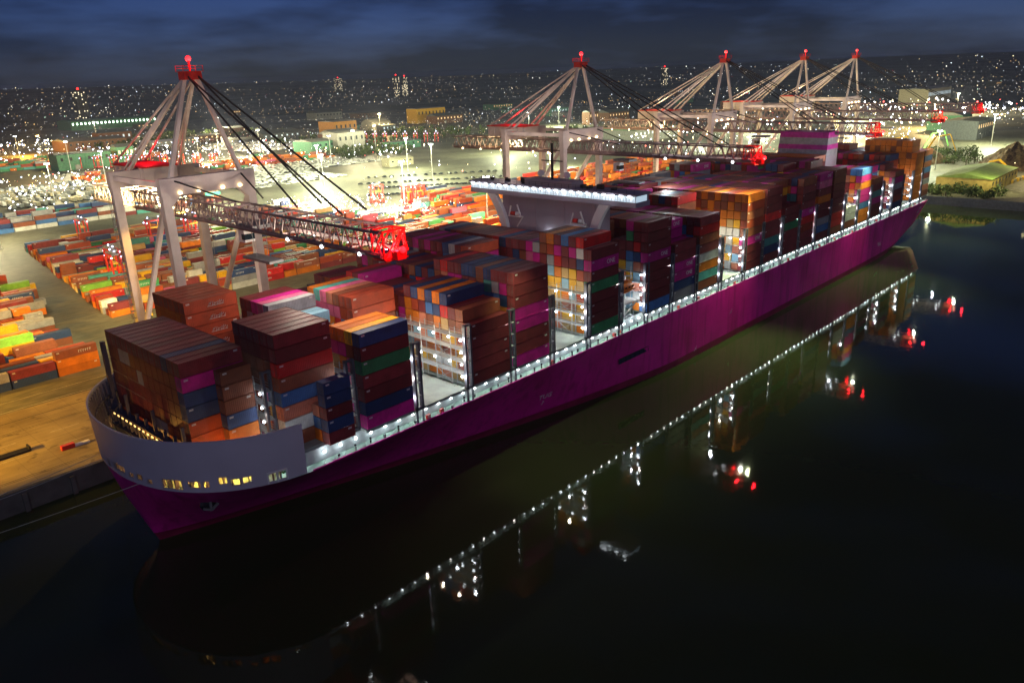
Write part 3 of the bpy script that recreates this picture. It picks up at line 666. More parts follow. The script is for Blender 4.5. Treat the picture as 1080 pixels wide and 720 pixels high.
mb = MB(); mb.box(79.3, 79.5, -.4, 62.4, 54.6, 56.3, 0); mb.box(79.3, 84.6, -.5, -.4, 54.6, 56.3, 0); sp(mb, 'wheelhouse_window', LWIN, house)
mb = MB()
for i in range(22): mb.box(78.45, 78.6, .5+2.85*i, 1.6+2.85*i, 56.12, 56.3)
sp(mb, 'wing_lamp', LW, house)
mb = MB()                                    # white wing brackets, curved like horns
for yc, s in ((14.5, -1), (48, 1)):
    P = []
    for i in range(9):
        t = i/8; P.append((yc+s*5.0*(t**1.8), 41+12.2*t))
    pts = [(p[0]-1.1, p[1]) for p in P]+[(p[0]+1.1+1.1*(i/8), p[1]) for i, p in reversed(list(enumerate(P)))]
    mb = MB(); mb.prism(pts, 'x', 79.2, 80.55); sp(mb, 'wing_bracket', WHITEP, house)
for (y, z) in ((19.5, 47), (44, 47)):              # lifesaving gear on shelves of the front wall
    mb = MB(); mb.box(79.2, 80.6, y-2.6, y+2.6, z-.2, z, 0); mb.tube((79.9, y-1.6, z+.7), (79.9, y-.2, z+.7), .6, 10, 0); mb.tube((79.9, y+.4, z+.7), (79.9, y+1.8, z+.7), .6, 10, 1); mb.bar((79.5, y-2.4, z), (79.5, y-1, z+3.6), .35, .35, 0); mb.bar((79.5, y+2.4, z), (79.5, y+1.6, z+3.0), .35, .35, 0); mb.bar((80.4, y-2.5, z-.2), (80.4, y, z-3.4), .3, .3, 0)
    sp(mb, 'liferaft_rack', [WHITEP, REDP], house)
mb = MB()                                    # monkey island
mb.box(80, 85.5, 22, 40, 56.9, 58.6, 0); mb.box(82, 82.5, 30.7, 31.3, 58.6, 69, 1); mb.bar((82.2, 27, 64), (82.2, 35, 64), .3, .3, 1); mb.bar((82.2, 28, 67), (82.2, 34, 67), .25, .25, 1)
for y in (26, 36): mb.ball((83, y, 60), 1.1, 2)
for i in range(26): y = i*2.5; mb.bar((79.2, y, 56.9), (79.2, y, 58), .06, .06, 1)
mb.bar((79.2, 0, 58), (79.2, 62, 58), .06, .06, 1); mb.bar((79.2, 0, 57.5), (79.2, 62, 57.5), .05, .05, 1)
for i in range(14): y = R.uniform(3, 58); mb.box(81+R.random()*2, 83.5, y, y+R.uniform(.6, 2), 56.9, 57.5+R.random(), 1)
sp(mb, 'upper_deck', [HOUSE, BLACK, WHITEP], house)
for y in (8, 24, 40, 56): lamp('POINT', (78.0, y, 55.9), 60, WHITE, .3)
for y in (20, 23.5, 31): 
    mb = MB(); mb.ball((80.2, y, 43.2), .3, n=6); sp(mb, 'wall_lamp', LW, house); lamp('POINT', (79.4, y, 43.0), 160, WHITE, .2)
# lifeboat
mb = MB(); prof = [(-4.6, .15), (-4.2, .9), (-3, 1.45), (0, 1.6), (2.6, 1.5), (3.9, 1.0), (4.5, .2)]
for i in range(len(prof)-1):
    (xa, ra), (xb, rb) = prof[i], prof[i+1]; n = 12
    for j in range(n):
        a, c = 2*math.pi*j/n, 2*math.pi*(j+1)/n; q = lambda x, r, t: (78.6+x, 2.6+r*math.cos(t), 30.6+r*(1.05 if math.sin(t) > 0 else .95)*math.sin(t))
        mb.quad(q(xa, ra, a), q(xb, rb, a), q(xb, rb, c), q(xa, ra, c))
mb.box(79.6, 81.6, 2.0, 3.2, 31.9, 32.7); mb.box(74.6, 82.2, .95, 1.1, 30.2, 30.5)
lifeboat = empty('lifeboat', (78.6, 2.6, 28.9)); tag(lifeboat, 'orange enclosed lifeboat hanging in its davit at the ship rail', 'lifeboat')
mb.v = [(x-78.6, y-2.6, z-28.9) for x, y, z in mb.v]; mb.build('hull', ORANGEP, lifeboat)
for i in range(4): mb = MB(); mb.box(-3+1.6*i, -2.3+1.6*i, -1.64, -1.5, 2.0, 2.4); mb.build('window', GLASS, lifeboat)
mb = MB()
for x in (75.2, 82): mb.bar((x, 4.6, 20), (x, 4.6, 33.2), .4); mb.bar((x, 4.6, 33.2), (x, 2.2, 33.6), .35); mb.bar((x, 2.6, 33.5), (x, 2.6, 32.1), .1)
mb.box(74.6, 84, 1.2, 5.4, 26.2, 26.5); mb.box(75.8, 81.4, 1.2, 2.4, 22.4, 22.6); mb.bar((76, 1.4, 22.5), (83.5, 1.4, 26.3), .3)
sp(mb, 'davit', GALV); 
for p in ((75.0, 4, 29), (84.6, 3, 29), (84.6, 3, 24), (76, 3.5, 24)): lamp('POINT', p, 500, WHITE, .2)
# funnel
mb = MB(); mb.box(250.2, 262.5, 16.3, 38.5, 21, 49.5, 0)
mb.hexa([(250.2, 16.3, 49.5), (262.5, 16.3, 49.5), (262.5, 38.5, 49.5), (250.2, 38.5, 49.5), (251.6, 16.6, 59.6), (262.3, 16.6, 59.6), (262.3, 38.2, 59.6), (251.6, 38.2, 59.6)], 1)
fun = sp(mb, 'funnel', [HOUSE, mat('funnel_grey', (.26, .24, .27), .5)])
MAGP = mat('funnel_magenta', (.40, .012, .24), .45)
mb = MB()
def band(z0, z1):
    f = lambda z: (z-49.5)/10.1
    a, c = 250.2+1.4*f(z0)-.06, 250.2+1.4*f(z1)-.06
    mb.hexa([(a, 16.3+.3*f(z0)-.06, z0), (262.56, 16.3+.3*f(z0)-.06, z0), (262.56, 38.5-.3*f(z0)+.06, z0), (a, 38.5-.3*f(z0)+.06, z0), (c, 16.3+.3*f(z1)-.06, z1), (262.56, 16.3+.3*f(z1)-.06, z1), (262.56, 38.5-.3*f(z1)+.06, z1), (c, 38.5-.3*f(z1)+.06, z1)])
band(57.3, 59.66); band(52.4, 54.4)
sp(mb, 'funnel_stripe', MAGP, fun)

# mooring lines
ROPE = mat('pale_rope', (.35, .36, .33), .8)
def rope(a, c, sag, lab):
    mb = MB(); a, c = Vector(a), Vector(c); n = 14; P = [a.lerp(c, i/n)-Vector((0, 0, sag*4*(i/n)*(1-i/n))) for i in range(n+1)]
    for i in range(n): mb.tube(P[i], P[i+1], .06, 5)
    tag(mb.build('mooring_line', ROPE), lab, 'rope')
rope((-51, 36, 19.4), (-105, 67.4, 5.6), 1.2, 'upper pale mooring line from the bow to the left quay edge'); rope((-50.6, 39, 19.4), (-92, 67.4, 5.6), 1.0, 'second pale mooring line just below the upper one at the bow')
rope((-48, 20.5, 19.0), (-150, 67.2, 5.6), 2.0, 'longest thin mooring line low over dark water at the bow'); rope((-50, 41, 19.5), (-40, 67.4, 5.6), .5, 'short steep mooring line from the bow onto the amber quay')
# ------------------------------------------------------------------ quay cranes
def make_crane(u):
    root = empty('quay_crane', (u, 73, G))
    HX = 11.3
    for x in (-HX, HX):
        for y in (0, 30):
            mb = MB(); mb.box(x-1.1, x+1.1, y-.95, y+.95, 2.2, 58.2); mb.box(x-1.25, x+1.25, y-1.1, y+1.1, 20, 20.8); mb.build('leg', CRANE, root)
            mb = MB()
            for dx in (-3.2, -1.1, 1.1, 3.2): mb.box(x+dx-.9, x+dx+.9, y-.5, y+.5, .5, 1.9); mb.tube((x+dx-.45, y-.35, .5), (x+dx-.45, y+.35, .5), .5, 10); mb.tube((x+dx+.45, y-.35, .5), (x+dx+.45, y+.35, .5), .5, 10)
            mb.box(x-4, x+4, y-.6, y+.6, 1.7, 2.3); mb.build('bogie', STEEL, root)
    for y in (0, 30):
        mb = MB(); mb.box(-HX-1.3, HX+1.3, y-1.1, y+1.1, 58.2, 62.4)
        if y == 0:
            for s in (-1, 1): mb.prism([(s*(HX-1.1), 58.3), (s*(HX-1.1), 55.6), (s*(HX-3.8), 58.3)], 'y', -.9, .9)
        mb.build('portal_beam', CRANE, root)
        mb = MB(); mb.box(-HX, HX, y-.7, y+.7, 2.3, 4.6); mb.build('sill_beam', CRANE, root)
    for x in (-HX, HX):
        mb = MB(); mb.bar((x, 1, 60.8), (x, 29, 60.8), .9, 1.3); mb.build('side_beam', CRANE, root); mb = MB(); mb.bar((x, 1, 15), (x, 29, 15), .9, 1.4); mb.build('tie_beam', CRANE, root)
        mb = MB(); mb.tube((x, .6, 57), (x, 29.4, 16), .75, 10); mb.build('diagonal_brace', CRANE, root)
        mb = MB(); mb.bar((x*.82, 0, 62.3), (x*.13, .4, 85.5), .95, .95); mb.build('mast_leg', CRANE, root)
        for dy, w in ((0, .72), (3.2, .5)):
            mb = MB(); mb.bar((x*.62, 29.5+dy, 62.3), (x*.1, 1.2, 85.0), w, w); mb.build('back_stay', CRANE, root)
        mb = MB(); mb.bar((x*.4, 46, 62.8), (x*.1, 1.4, 85.2), .42, .42); mb.build('back_stay', CRANE, root)
        for ye, z in ((-61, 58.2), (-45, 58.2)):
            mb = MB(); mb.bar((x*.11, -.6, 85.8), (x*.27, ye, z), .28, .34); mb.build('fore_stay', CABLE, root)
        mb = MB(); mb.bar((x*.8, -.3, 61.8), (x*.3, -20, 57.4), .3, .3); mb.build('fore_stay', CABLE, root)
    # boom: two lattice girders with cross frames
    mb = MB(); ya, yb, n = 69.0, -72.6, 44
    for s in (-1, 1):
        x = 3.1*s; mb.bar((x, ya, 52.4), (x, yb, 52.4), .7, .9); mb.bar((x, ya, 56.8), (x, yb, 56.8), .45, .45)
        for i in range(n):
            y0, y1 = ya+(yb-ya)*i/n, ya+(yb-ya)*(i+1)/n; ym = (y0+y1)/2
            mb.bar((x, y0, 52.6), (x, ym, 56.7), .22, .22); mb.bar((x, ym, 56.7), (x, y1, 52.6), .22, .22)
            mb.bar((x+.9*s, y0, 53.9), (x+.9*s, y1, 53.9), .07, .07); mb.bar((x+.9*s, y0, 52.8), (x+.9*s, y0, 53.9), .07, .07)
        mb.box(min(x+.35*s, x+1.0*s), max(x+.35*s, x+1.0*s), yb, ya, 52.6, 52.7)
    for i in range(n+1):
        y = ya+(yb-ya)*i/n
        if i % 2 == 0: mb.bar((-3.1, y, 56.8), (3.1, y, 56.8), .3, .3)
        if i % 4 == 0: mb.bar((-3.1, y, 52.2), (3.1, y, 52.2), .35, .35)
    mb.build('boom', CRANEB, root)
    mb = MB()
    for y in (-72, -75.5):
        for s in (-1, 1): mb.bar((2.7*s, y, 51.6), (2.7*s, y, 57.0), .28)
        mb.bar((-2.7, y, 57), (2.7, y, 57), .28); mb.bar((-2.7, y, 51.6), (2.7, y, 51.6), .28); mb.bar((-2.7, y, 51.6), (2.7, y, 57), .2)
    for s in (-1, 1): mb.bar((2.7*s, -72, 57), (2.7*s, -75.5, 57), .28); mb.bar((2.7*s, -72, 51.6), (2.7*s, -75.5, 51.6), .28); mb.bar((2.7*s, -72, 51.6), (2.7*s, -75.5, 57), .2); mb.bar((2.7*s, -75.5, 54.5), (1.8*s, -77.4, 53), .25)
    mb.box(-2.8, 2.8, -76.2, -72, 51.2, 51.5); mb.box(-1.1, 1.1, -77.6, -75.8, 51.4, 53.2)
    tf = mb.build('tip_frame', REDP, root)  # red lamp glow on the frame is put into its colour
    mb = MB(); mb.ball((0, -78.0, 53.4), .7, n=8); mb.build('beacon', LRED, tf)
    for i in range(3):
        for x in (3.4, -3.4): mb = MB(); mb.ball((x, -40-13*i, 52.0), .4, n=6); mb.build('boom_lamp', LW, root)
    for o in root.children:
        if o.name.split('.')[0] in ('boom', 'tip_frame', 'boom_lamp'): o.location.z = 1.2
        if o.name.split('.')[0] == 'tip_frame': o.location.y = 2.6
    mb = MB(); mb.box(-4.6, 4.6, 26, 46, 58.9, 62.8, 0); mb.box(-4.9, 4.9, 25.6, 46.4, 62.8, 63.2, 1)
    for i in range(9): mb.box(-4.7, 4.7, 27+2.2*i, 27.1+2.2*i, 59, 62.7, 0)
    mb.build('machinery_house', [CRANE, REDP], root)
    mb = MB(); mb.box(-2.6, 2.6, -24, -17, 51.0, 51.9, 0); mb.box(-2.8, -.2, -20, -17.2, 47.6, 50.6, 1); mb.box(-2.85, -.15, -20.05, -18.6, 48.2, 49.6, 2)
    for x in (-2, 2): mb.bar((x, -22, 51), (x*.7, -22, 44), .08)
    mb.box(-1.9, 1.9, -28.2, -16.0, 43.2, 43.8, 0)
    mb.build('trolley', [STEEL, WHITEP, GLASS], root)
    mb = MB(); mb.box(-2.2, 2.2, -1.3, 1.8, 84.8, 86.6, 0); mb.box(-2.6, 2.6, -1.8, 2.2, 86.6, 86.75, 0)
    for x in (-2.5, 2.5):
        for y in (-1.7, 2.1): mb.bar((x, y, 86.7), (x, y, 88), .12, .12, 0)
    for h in (87.4, 88): mb.bar((-2.5, -1.7, h), (2.5, -1.7, h), .1, .1, 0); mb.bar((-2.5, 2.1, h), (2.5, 2.1, h), .1, .1, 0)
    mb.bar((0, 0, 86.6), (0, 0, 89.6), .3, .3, 0)
    mh = mb.build('mast_head', REDP, root)
    mb = MB(); mb.ball((0, 0, 89.6), .7, n=8); mb.build('beacon', LRED, mh)
    for x in (-8, -3.2, 3.2, 8): mb = MB(); mb.box(x-.3, x+.3, -1.6, -1.15, 58.5, 59); mb.build('floodlight', LWARM, root)
    for y in (6, 14, 22, 40, 52, 63):
        for x in (3.7, -3.7): mb = MB(); mb.octa((x, y, 53.2), .42); mb.build('floodlight', LWARM, root)
    mb = MB()                               # ladder and lift on the landside leg
    for i in range(26): mb.box(-HX-2.1, -HX-1.2, 29.4, 30.6, 4+2*i, 4.15+2*i)
    mb.bar((-HX-2.0, 29.5, 3), (-HX-2.0, 29.5, 57), .12); mb.bar((-HX-2.0, 30.5, 3), (-HX-2.0, 30.5, 57), .12); mb.box(HX+1.15, HX+2.4, 29.2, 30.8, 20, 23)
    for y in (29.5, 30.5): mb.bar((HX+1.9, y, 3), (HX+1.9, y, 57), .12)
    mb.build('stair_tower', STEEL, root)
    return root
cr0 = make_crane(-3.0); cranes = [cr0]+[copy_tree(cr0, (u, 73, G)) for u in (150.5, 262, 352.5, 428.8)]
for o, l in zip(cranes, ['nearest quay crane, its red tipped boom reaching over the foremost bays of the ship', 'quay crane directly behind the lit bridge of the ship', 'quay crane with its boom tip just above the striped funnel', 'second farthest quay crane beyond the striped funnel', 'farthest quay crane near the stern of the ship']): tag(o, l, 'crane', 'quay cranes over the ship')
for o in cr0.children:
    if o.name.split('.')[0] in ('boom', 'tip_frame', 'boom_lamp'): o.location.z = -1.2
for i, u in enumerate((-3.0, 150.5, 262, 352.5, 428.8)):
    lamp('POINT', (u, -.4, G+(53 if i == 0 else 55.5)), 8000 if i == 0 else 2600, RED, .25); lamp('POINT', (u, 71.5, G+88.6), 900, RED, .4); lamp('POINT', (u, -7, G+55), 4000 if i == 0 else 1400, RED, .2); lamp('SPOT', (u-10, 50, G+59), 6000, (1, .8, .74), .8, (u-6, 73, 66), 110); lamp('SPOT', (u+10, 50, G+59), 6000, (1, .8, .74), .8, (u+6, 73, 66), 110); lamp('SPOT', (u-16, 68.8, G+4), 42000, (1, .8, .7), .8, (u, 86, 46), 85)  # paired portal spots and the low leg spot are added fill without fixtures
    lamp('POINT', (u+1, 109, G+67), 2600, RED if i < 2 else WARM, .5); lamp('POINT', (u, 1, G+50), 500, RED, .5)
    lamp('SPOT', (u, 90, G+52), 50000, AMBER if i == 0 else WARM, .8, (u-(34 if i == 0 else 0), 92, G), 120)
    for vv, e in ((11, 8000 if i == 0 else 5200), (34, 10500 if i == 0 else 6500)): lamp('POINT', (u-(13 if i == 2 else 0), vv if i != 2 else 5, G+47), e if i != 2 else 2500, (1, .88, .7) if i == 0 else (.86, .96, 1), .2)
    if i: lamp('POINT', (u, -1.5, G+50.0), 6000, (.95, 1, .72), .2)
    lamp('SPOT', (u+(30 if i == 0 else 0), -4.5, G+50), (150000 if i < 3 else 80000) if i else 30000, (.86, 1, .5), .2, (u+(45 if i == 0 else -25), -10, 0), 82, 1)  # added spot without a fixture, tints the water olive beside the hull
    lamp('POINT', (u, 95, G+50), 2200, WARM, .5); lamp('POINT', (u, 125, G+50), 1500, AMBER, .5); lamp('POINT', (u-26, 88, G+66), 8000 if i else 8000, (1, .82, .74), 1.5); lamp('SPOT', (u+4, 106, G+58), 440000 if i == 0 else 300000, (1, .86, .44), 1.0, (u+50, 230, G), 120)  # offset point is added fill; landside spot is added to light the yard
# ------------------------------------------------------------------ yard machines, masts
def make_straddle():
    root = empty('straddle_carrier', (0, 0, 0))
    for y in (-2.1, 2.1):
        mb = MB(); mb.box(-4.6, 4.6, y-.45, y+.45, 1.0, 2.0); mb.build('side_frame', REDP, root)
        for x in (-3.6, 3.6): mb = MB(); mb.box(x-.35, x+.35, y-.35, y+.35, 2, 12.4); mb.build('leg', REDP, root)
        for x in (-3.8, -1.3, 1.3, 3.8): mb = MB(); mb.tube((x, y-.35, .75), (x, y+.35, .75), .75, 12); mb.build('wheel', RUBBER, root)
        mb = MB(); mb.bar((-4.2, y, 12.6), (4.2, y, 12.6), .7, .8); mb.build('top_beam', REDP, root)
    mb = MB(); mb.box(-3.2, 3.2, -1.7, 1.7, 12.2, 12.9); mb.box(-1.8, 1.8, -1.2, 1.2, 12.9, 14); mb.build('engine_deck', STEEL, root)
    mb = MB(); mb.box(4.0, 5.6, -2.6, -1.0, 10.4, 12.4); mb.build('cab', GLASS, root)
    mb = MB(); mb.box(-3, 3, -1.1, 1.1, 8.2, 8.7); mb.bar((-2, 0, 8.7), (-2, 0, 12.2), .15); mb.bar((2, 0, 8.7), (2, 0, 12.2), .15); mb.build('spreader', YELP, root)
    for x, y, z in [(x, y, 11.6) for x in (-4.6, 4.6) for y in (-2.1, 2.1)]+[(-3, 0, 14.2), (3, 0, 14.2)]: mb = MB(); mb.ball((x, y, z), .3, n=6); mb.build('lamp', LBLUE, root)
    return root
st0 = make_straddle(); sts = [st0]
spots = [(86, 326, .0), (104, 318, .1), (110, 322, .1), (62, 367, 1.5), (243, 326, 0), (252, 303, 0), (259, 300, 0), (34, 250, 1.5), (38, 262, 1.5)]
spots += [(225+11*i, 822-16*i, .5) for i in range(9)]+[(570+6*i, 790-14*i, .8) for i in range(9)]
st0.location = (spots[0][0], spots[0][1], G+.01); st0.rotation_euler[2] = spots[0][2]
for (x, y, a) in spots[1:]: sts.append(copy_tree(st0, (x, y, G+.01), a))
for o in sts: tag(o, '', 'straddle carrier', 'straddle carriers in the yard')
label_by_place(sts, 'tall red legged straddle carrier standing in the container yard, {}')
for (x, y, a) in spots[:9]: lamp('POINT', (x+2, y-4, G+11), 1600, (.9, .9, 1), .4); lamp('POINT', (x, y-3, G+3), 900, RED, .4)
def make_mast(h, kind):
    root = empty('light_mast', (0, 0, 0)); mb = MB(); mb.tube((0, 0, 0), (0, 0, h), .45, 8, 0, .2); mb.tube((0, 0, 0), (0, 0, .8), .8, 8); mb.build('pole', GALV, root)
    mb = MB(); mb.tube((0, 0, h-.2), (0, 0, h+.1), 1.3, 10)
    for i in range(6): a = i*math.pi/3; mb.box(1.35*math.cos(a)-.35, 1.35*math.cos(a)+.35, 1.35*math.sin(a)-.35, 1.35*math.sin(a)+.35, h+.05, h+.5)
    mb.build('lamp_ring', STEEL, root)
    mb = MB()
    for i in range(6): a = i*math.pi/3; mb.ball((1.5*math.cos(a), 1.5*math.sin(a), h-.15), .36, n=6)
    mb.build('lamp', kind, root); return root
masts = [(-92, 150, 30, 'A', 210), (-80, 205, 30, 'A', 240), (-75, 262, 30, 'A', 220), (-30, 330, 30, 'Y', 28), (24, 385, 30, 'w', 24), (215, 190, 30, 'y', 120), (246, 300, 30, 'w', 130),  # leading amber masts stand unseen past the left edge, added to light the yard
         (30, 420, 30, 'w', 34), (170, 420, 30, 'g', 120), (250, 400, 30, 'g', 130), (349, 386, 30, 'g', 130), (385, 461, 30, 'g', 140), (300, 480, 30, 'g', 140), (330, 240, 30, 'y', 110), (420, 130, 30, 'w', 110), (460, 330, 30, 'g', 140), (234, 978, 32, 'a', 160), (219, 1011, 32, 'n', 0), (210, 814, 32, 'w', 160), (428, 601, 32, 'w', 150), (496, 651, 32, 'w', 160), (375, 569, 32, 'n', 0), (373, 798, 32, 'w', 180), (397, 744, 32, 'w', 160), (110, 560, 30, 'w', 50), (180, 640, 30, 'w', 60), (60, 640, 30, 'w', 60), (300, 700, 30, 'y', 180), (540, 480, 30, 'g', 180), (620, 260, 30, 'g', 160), (760, 640, 30, 'g', 240), (700, 900, 30, 'y', 260), (560, 1150, 30, 'w', 260), (900, 700, 30, 'g', 260), (880, 350, 30, 'g', 240), (760, 200, 30, 'g', 200), (590, 62, 30, 'g', 60), (800, 70, 30, 'g', 160), (720, 0, 30, 'y', 90), (900, 240, 30, 'y', 240), (1150, 330, 30, 'g', 300), (1300, 230, 30, 'w', 300), (1000, 180, 30, 'y', 240), (420, 1300, 30, 'w', 260), (160, 1250, 30, 'a', 300)]
MC = {'w': (1, .88, .5), 'a': AMBER, 'y': (1, .72, .28), 'g': (.93, 1, .6), 'n': WHITE, 'A': (1, .47, .03), 'Y': (1, .72, .28)}
mproto = {'w': make_mast(30, LW), 'a': make_mast(30, LAMB)}
used = set(); ms = []
for (x, y, h, k, p) in masts:
    kk = 'a' if k in 'aA' else 'w'
    if kk in used: o = copy_tree(mproto[kk], (x, y, G))
    else: o = mproto[kk]; o.location = (x, y, G); used.add(kk)
    tag(o, '', 'light mast', 'floodlight masts of the yard'); ms.append(o)
    if p and k in 'AY': lamp('SPOT', (x, y, G+h-1.2), p*1800, MC[k], 1.0, (x+22, y+12 if y < 180 else y, G), 138, .7)
    elif p: lamp('POINT', (x, y, G+h-1.2), p*(2700 if k == 'g' else 3300), MC[k], 1.0)
label_by_place(ms, 'tall slim floodlight mast with a ring of lamps in the yard, {}')
lamp('SPOT', (-128, 98, 36), 950000, (1, .5, .03), 1, (-66, 104, G), 56)  # added amber spot, unseen past the left edge, brightens the apron
lamp('SPOT', (-14, 104.5, 62), 560000, (1, .82, .32), 1, (2, 240, G), 70)  # added spot with no fixture, brightens the yard lane
# ------------------------------------------------------------------ far town
def lights_field():
    mats = [emis('town_light_white', (1, .95, .88), 5), emis('town_light_cool', (.75, .85, 1), 5), emis('town_light_amber', (1, .6, .2), 3.5), emis('town_light_warm', (1, .8, .45), 4), emis('town_light_red', (1, .03, .03), 4), emis('town_light_green', (.6, 1, .7), 3), emis('town_light_faint', (1, .85, .6), .7), emis('town_light_faint_cool', (.7, .8, 1), .5)]
    mb = MB(); rr = random.Random(3)
    def put(r, a, m, k=1.0):
        x, y = CAM.x+r*math.cos(a), CAM.y+r*math.sin(a)
        if r < 1400 and (y < 100 and x < 460): return
        mb.octa((x, y, ground_h(x, y)+rr.uniform(3, 12)), r/824*rr.choice([.1, .12, .14, .18, .22, .38])*k, m)
    A0, A1 = math.radians(2), math.radians(84)
    from mathutils import noise
    n = 0
    while n < 6500:
        t = rr.random(); r = 1/(1/7800+t*(1/950-1/7800)); a = rr.uniform(A0, A1)
        x, y = CAM.x+r*math.cos(a), CAM.y+r*math.sin(a)
        k = 1.3*noise.noise(Vector((x*.0016, y*.0016, 1)))+.8*noise.noise(Vector((x*.006, y*.006, 5)))
        if rr.random() > max(.03, .28+1.2*k): n += .12; continue
        n += 1; put(r, a, rr.choices(range(8), [15, 8, 8, 15, 1, 2, 32, 22])[0])
    for k in range(240):                      # streets and terraces: strings of lamps, mostly along the slope
        r = 1/rr.uniform(1/6800, 1/1000); a = rr.uniform(A0, A1); th_ = a+math.pi/2+rr.gauss(0, .35); st = rr.uniform(14, 30)*r/1500; mm = rr.choices([0, 1, 2, 3, 6], [20, 14, 22, 26, 30])[0]
        x, y = CAM.x+r*math.cos(a), CAM.y+r*math.sin(a)
        for i in range(rr.randint(4, 16)):
            px, py = x+st*i*math.cos(th_)+rr.gauss(0, st*.2), y+st*i*math.sin(th_)+rr.gauss(0, st*.2); q = math.hypot(px-CAM.x, py-CAM.y)
            if px < 470 and py < 110: continue
            mb.octa((px, py, ground_h(px, py)+6), q/824*rr.choice([.12, .15, .18, .24]), mm)
    return stuff(mb.build('town_lights', mats), 'countless lit windows and street lamps of the town behind the port', 'town lights')
lights_field()
def yard_lights():
    mats = [emis('yard_light_white', (.95, .97, 1), 14), emis('yard_light_warm', (1, .78, .4), 11), emis('yard_light_red', (1, .05, .05), 6), emis('yard_light_blue', (.55, .65, 1), 7)]
    mb = MB(); rr = random.Random(5)
    for (x0, x1, y0, y1, n, zmax, w) in ((178, 240, 235, 365, 420, 9, (60, 30, 3, 7)), (40, 230, 540, 720, 420, 10, (60, 20, 6, 14)), (250, 520, 560, 900, 420, 10, (55, 25, 8, 12)), (120, 420, 900, 1300, 420, 12, (35, 35, 8, 22)), (20, 190, 470, 540, 60, 8, (60, 20, 6, 14)), (480, 900, 150, 500, 260, 14, (40, 45, 6, 9)), (600, 1500, 110, 420, 620, 16, (40, 45, 6, 9)), (430, 620, -60, 90, 14, 8, (40, 50, 5, 5)), (270, 470, 300, 500, 30, 9, (60, 30, 5, 5))):
        for i in range(n):
            x, y = rr.uniform(x0, x1), rr.uniform(y0, y1); q = math.hypot(x-CAM.x, y-CAM.y)
            mb.octa((x, y, G+rr.uniform(2, zmax)), q/824*rr.choice([.18, .22, .3, .4, .6, .85]), rr.choices(range(4), w)[0])
    return stuff(mb.build('yard_lights', mats), 'many small work lamps and headlights scattered over the port yard', 'yard lights')
yard_lights()
for p, e, c in (((210, 300, 14), 120000, (1, .95, .75)), ((200, 345, 14), 150000, (1, .95, .75)), ((215, 255, 13), 90000, (1, .95, .75)), ((120, 640, 22), 70000, (.95, 1, .85)), ((380, 760, 25), 200000, (1, .95, .75)), ((250, 1100, 25), 260000, AMBER), ((700, 330, 25), 200000, (.95, 1, .7))): lamp('POINT', p, e, c, 1)
# ------------------------------------------------------------------ buildings
def shed(name, lab, x0, x1, y0, y1, h, wall, roof, rise=.12, lit=None, cat='warehouse'):
    cx, cy = (x0+x1)/2, (y0+y1)/2; root = empty(name, (cx, cy, ground_h(cx, cy))); tag(root, lab, cat); a, b2 = (x1-x0)/2, (y1-y0)/2
    mb = MB(); mb.box(-a, a, -b2, b2, -2, h)
    n = max(4, int(a/4))
    for i in range(n+1): x = -a+2*a*i/n; mb.box(x-.2, x+.2, -b2-.25, b2+.25, 0, h)
    mb.build('wall', wall, root)
    mb = MB(); rz = h+b2*rise
    mb.prism([(-b2-.6, h), (b2+.6, h), (0, rz+.4)], 'x', -a-.6, a+.6); mb.build('roof', roof, root)
    for i in range(n): x = -a+2*a*(i+.5)/n; mb = MB(); mb.box(x-1.2, x+1.2, -b2-.35, -b2-.2, h*.6, h*.8); mb.build('window', lit or GLASS, root)
    mb = MB(); mb.box(-a*.4, -a*.4+5, -b2-.4, -b2-.15, 0, 5); mb.build('door', STEEL, root)
    return root
GRNR = mat('green_roof', (.16, .24, .06), .7, scale=.3); OCHRE = mat('ochre_cladding', (.36, .27, .08), .7, scale=.4); GREYC = mat('grey_cladding', (.2, .21, .2), .7); YELC = mat('yellow_cladding', (.45, .26, .02), .6); GRNC = mat('green_cladding', (.07, .2, .12), .7); CREAM = mat('cream_cladding', (.32, .29, .2), .7)
shed('warehouse', 'ochre quayside shed with a long green roof beyond the stern', 476, 546, -2, 30, 9.5, OCHRE, GRNR, .16)
shed('warehouse', 'bright yellow building far behind the second crane', 890, 960, 1030, 1060, 26, YELC, GREYC, .05)
shed('warehouse', 'orange lit cubic building beyond the first crane stays', 600, 640, 880, 920, 24, mat('orange_cladding', (.4, .17, .02), .6), GREYC, .05)
shed('warehouse', 'grey silo shed between the crane stays and the yellow building', 470, 510, 690, 720, 22, GREYC, GREYC, .08); shed('warehouse', 'dark green shed beside the parked vehicles', 440, 480, 700, 740, 14, GRNC, GREYC, .1); shed('warehouse', 'long low cream shed with light roof on the open lot', 395, 425, 500, 512, 7, CREAM, CREAM, .2)
shed('warehouse', 'low grey terminal shed with striped lit roof in the left distance', 395, 450, 1040, 1075, 7, GREYC, mat('lit_white_roof', (.75, .75, .8), .5), .06, LWIN)  # roof's lit look is put into its white; glowing windows added for its stripes
shed('warehouse', 'wide dark shed at the far left behind the masts', 300, 380, 1080, 1140, 14, mat('brown_cladding', (.14, .07, .04), .7), GREYC, .08); shed('warehouse', 'pale long shed on the left horizon', 520, 700, 1700, 1780, 18, GRNC, GRNC, .05, LGREEN)
shed('warehouse', 'broad shed behind the farthest cranes', 700, 800, 420, 480, 14, GREYC, GRNC, .06, LWIN); shed('warehouse', 'white lit stand far right above the last boom', 1500, 1640, 330, 380, 30, CREAM, GREYC, .05, LWIN)
DKG = mat('dark_grey_cladding', (.08, .085, .09), .8); DKB = mat('dark_brick', (.12, .06, .04), .8)
rr = random.Random(11); bl = []
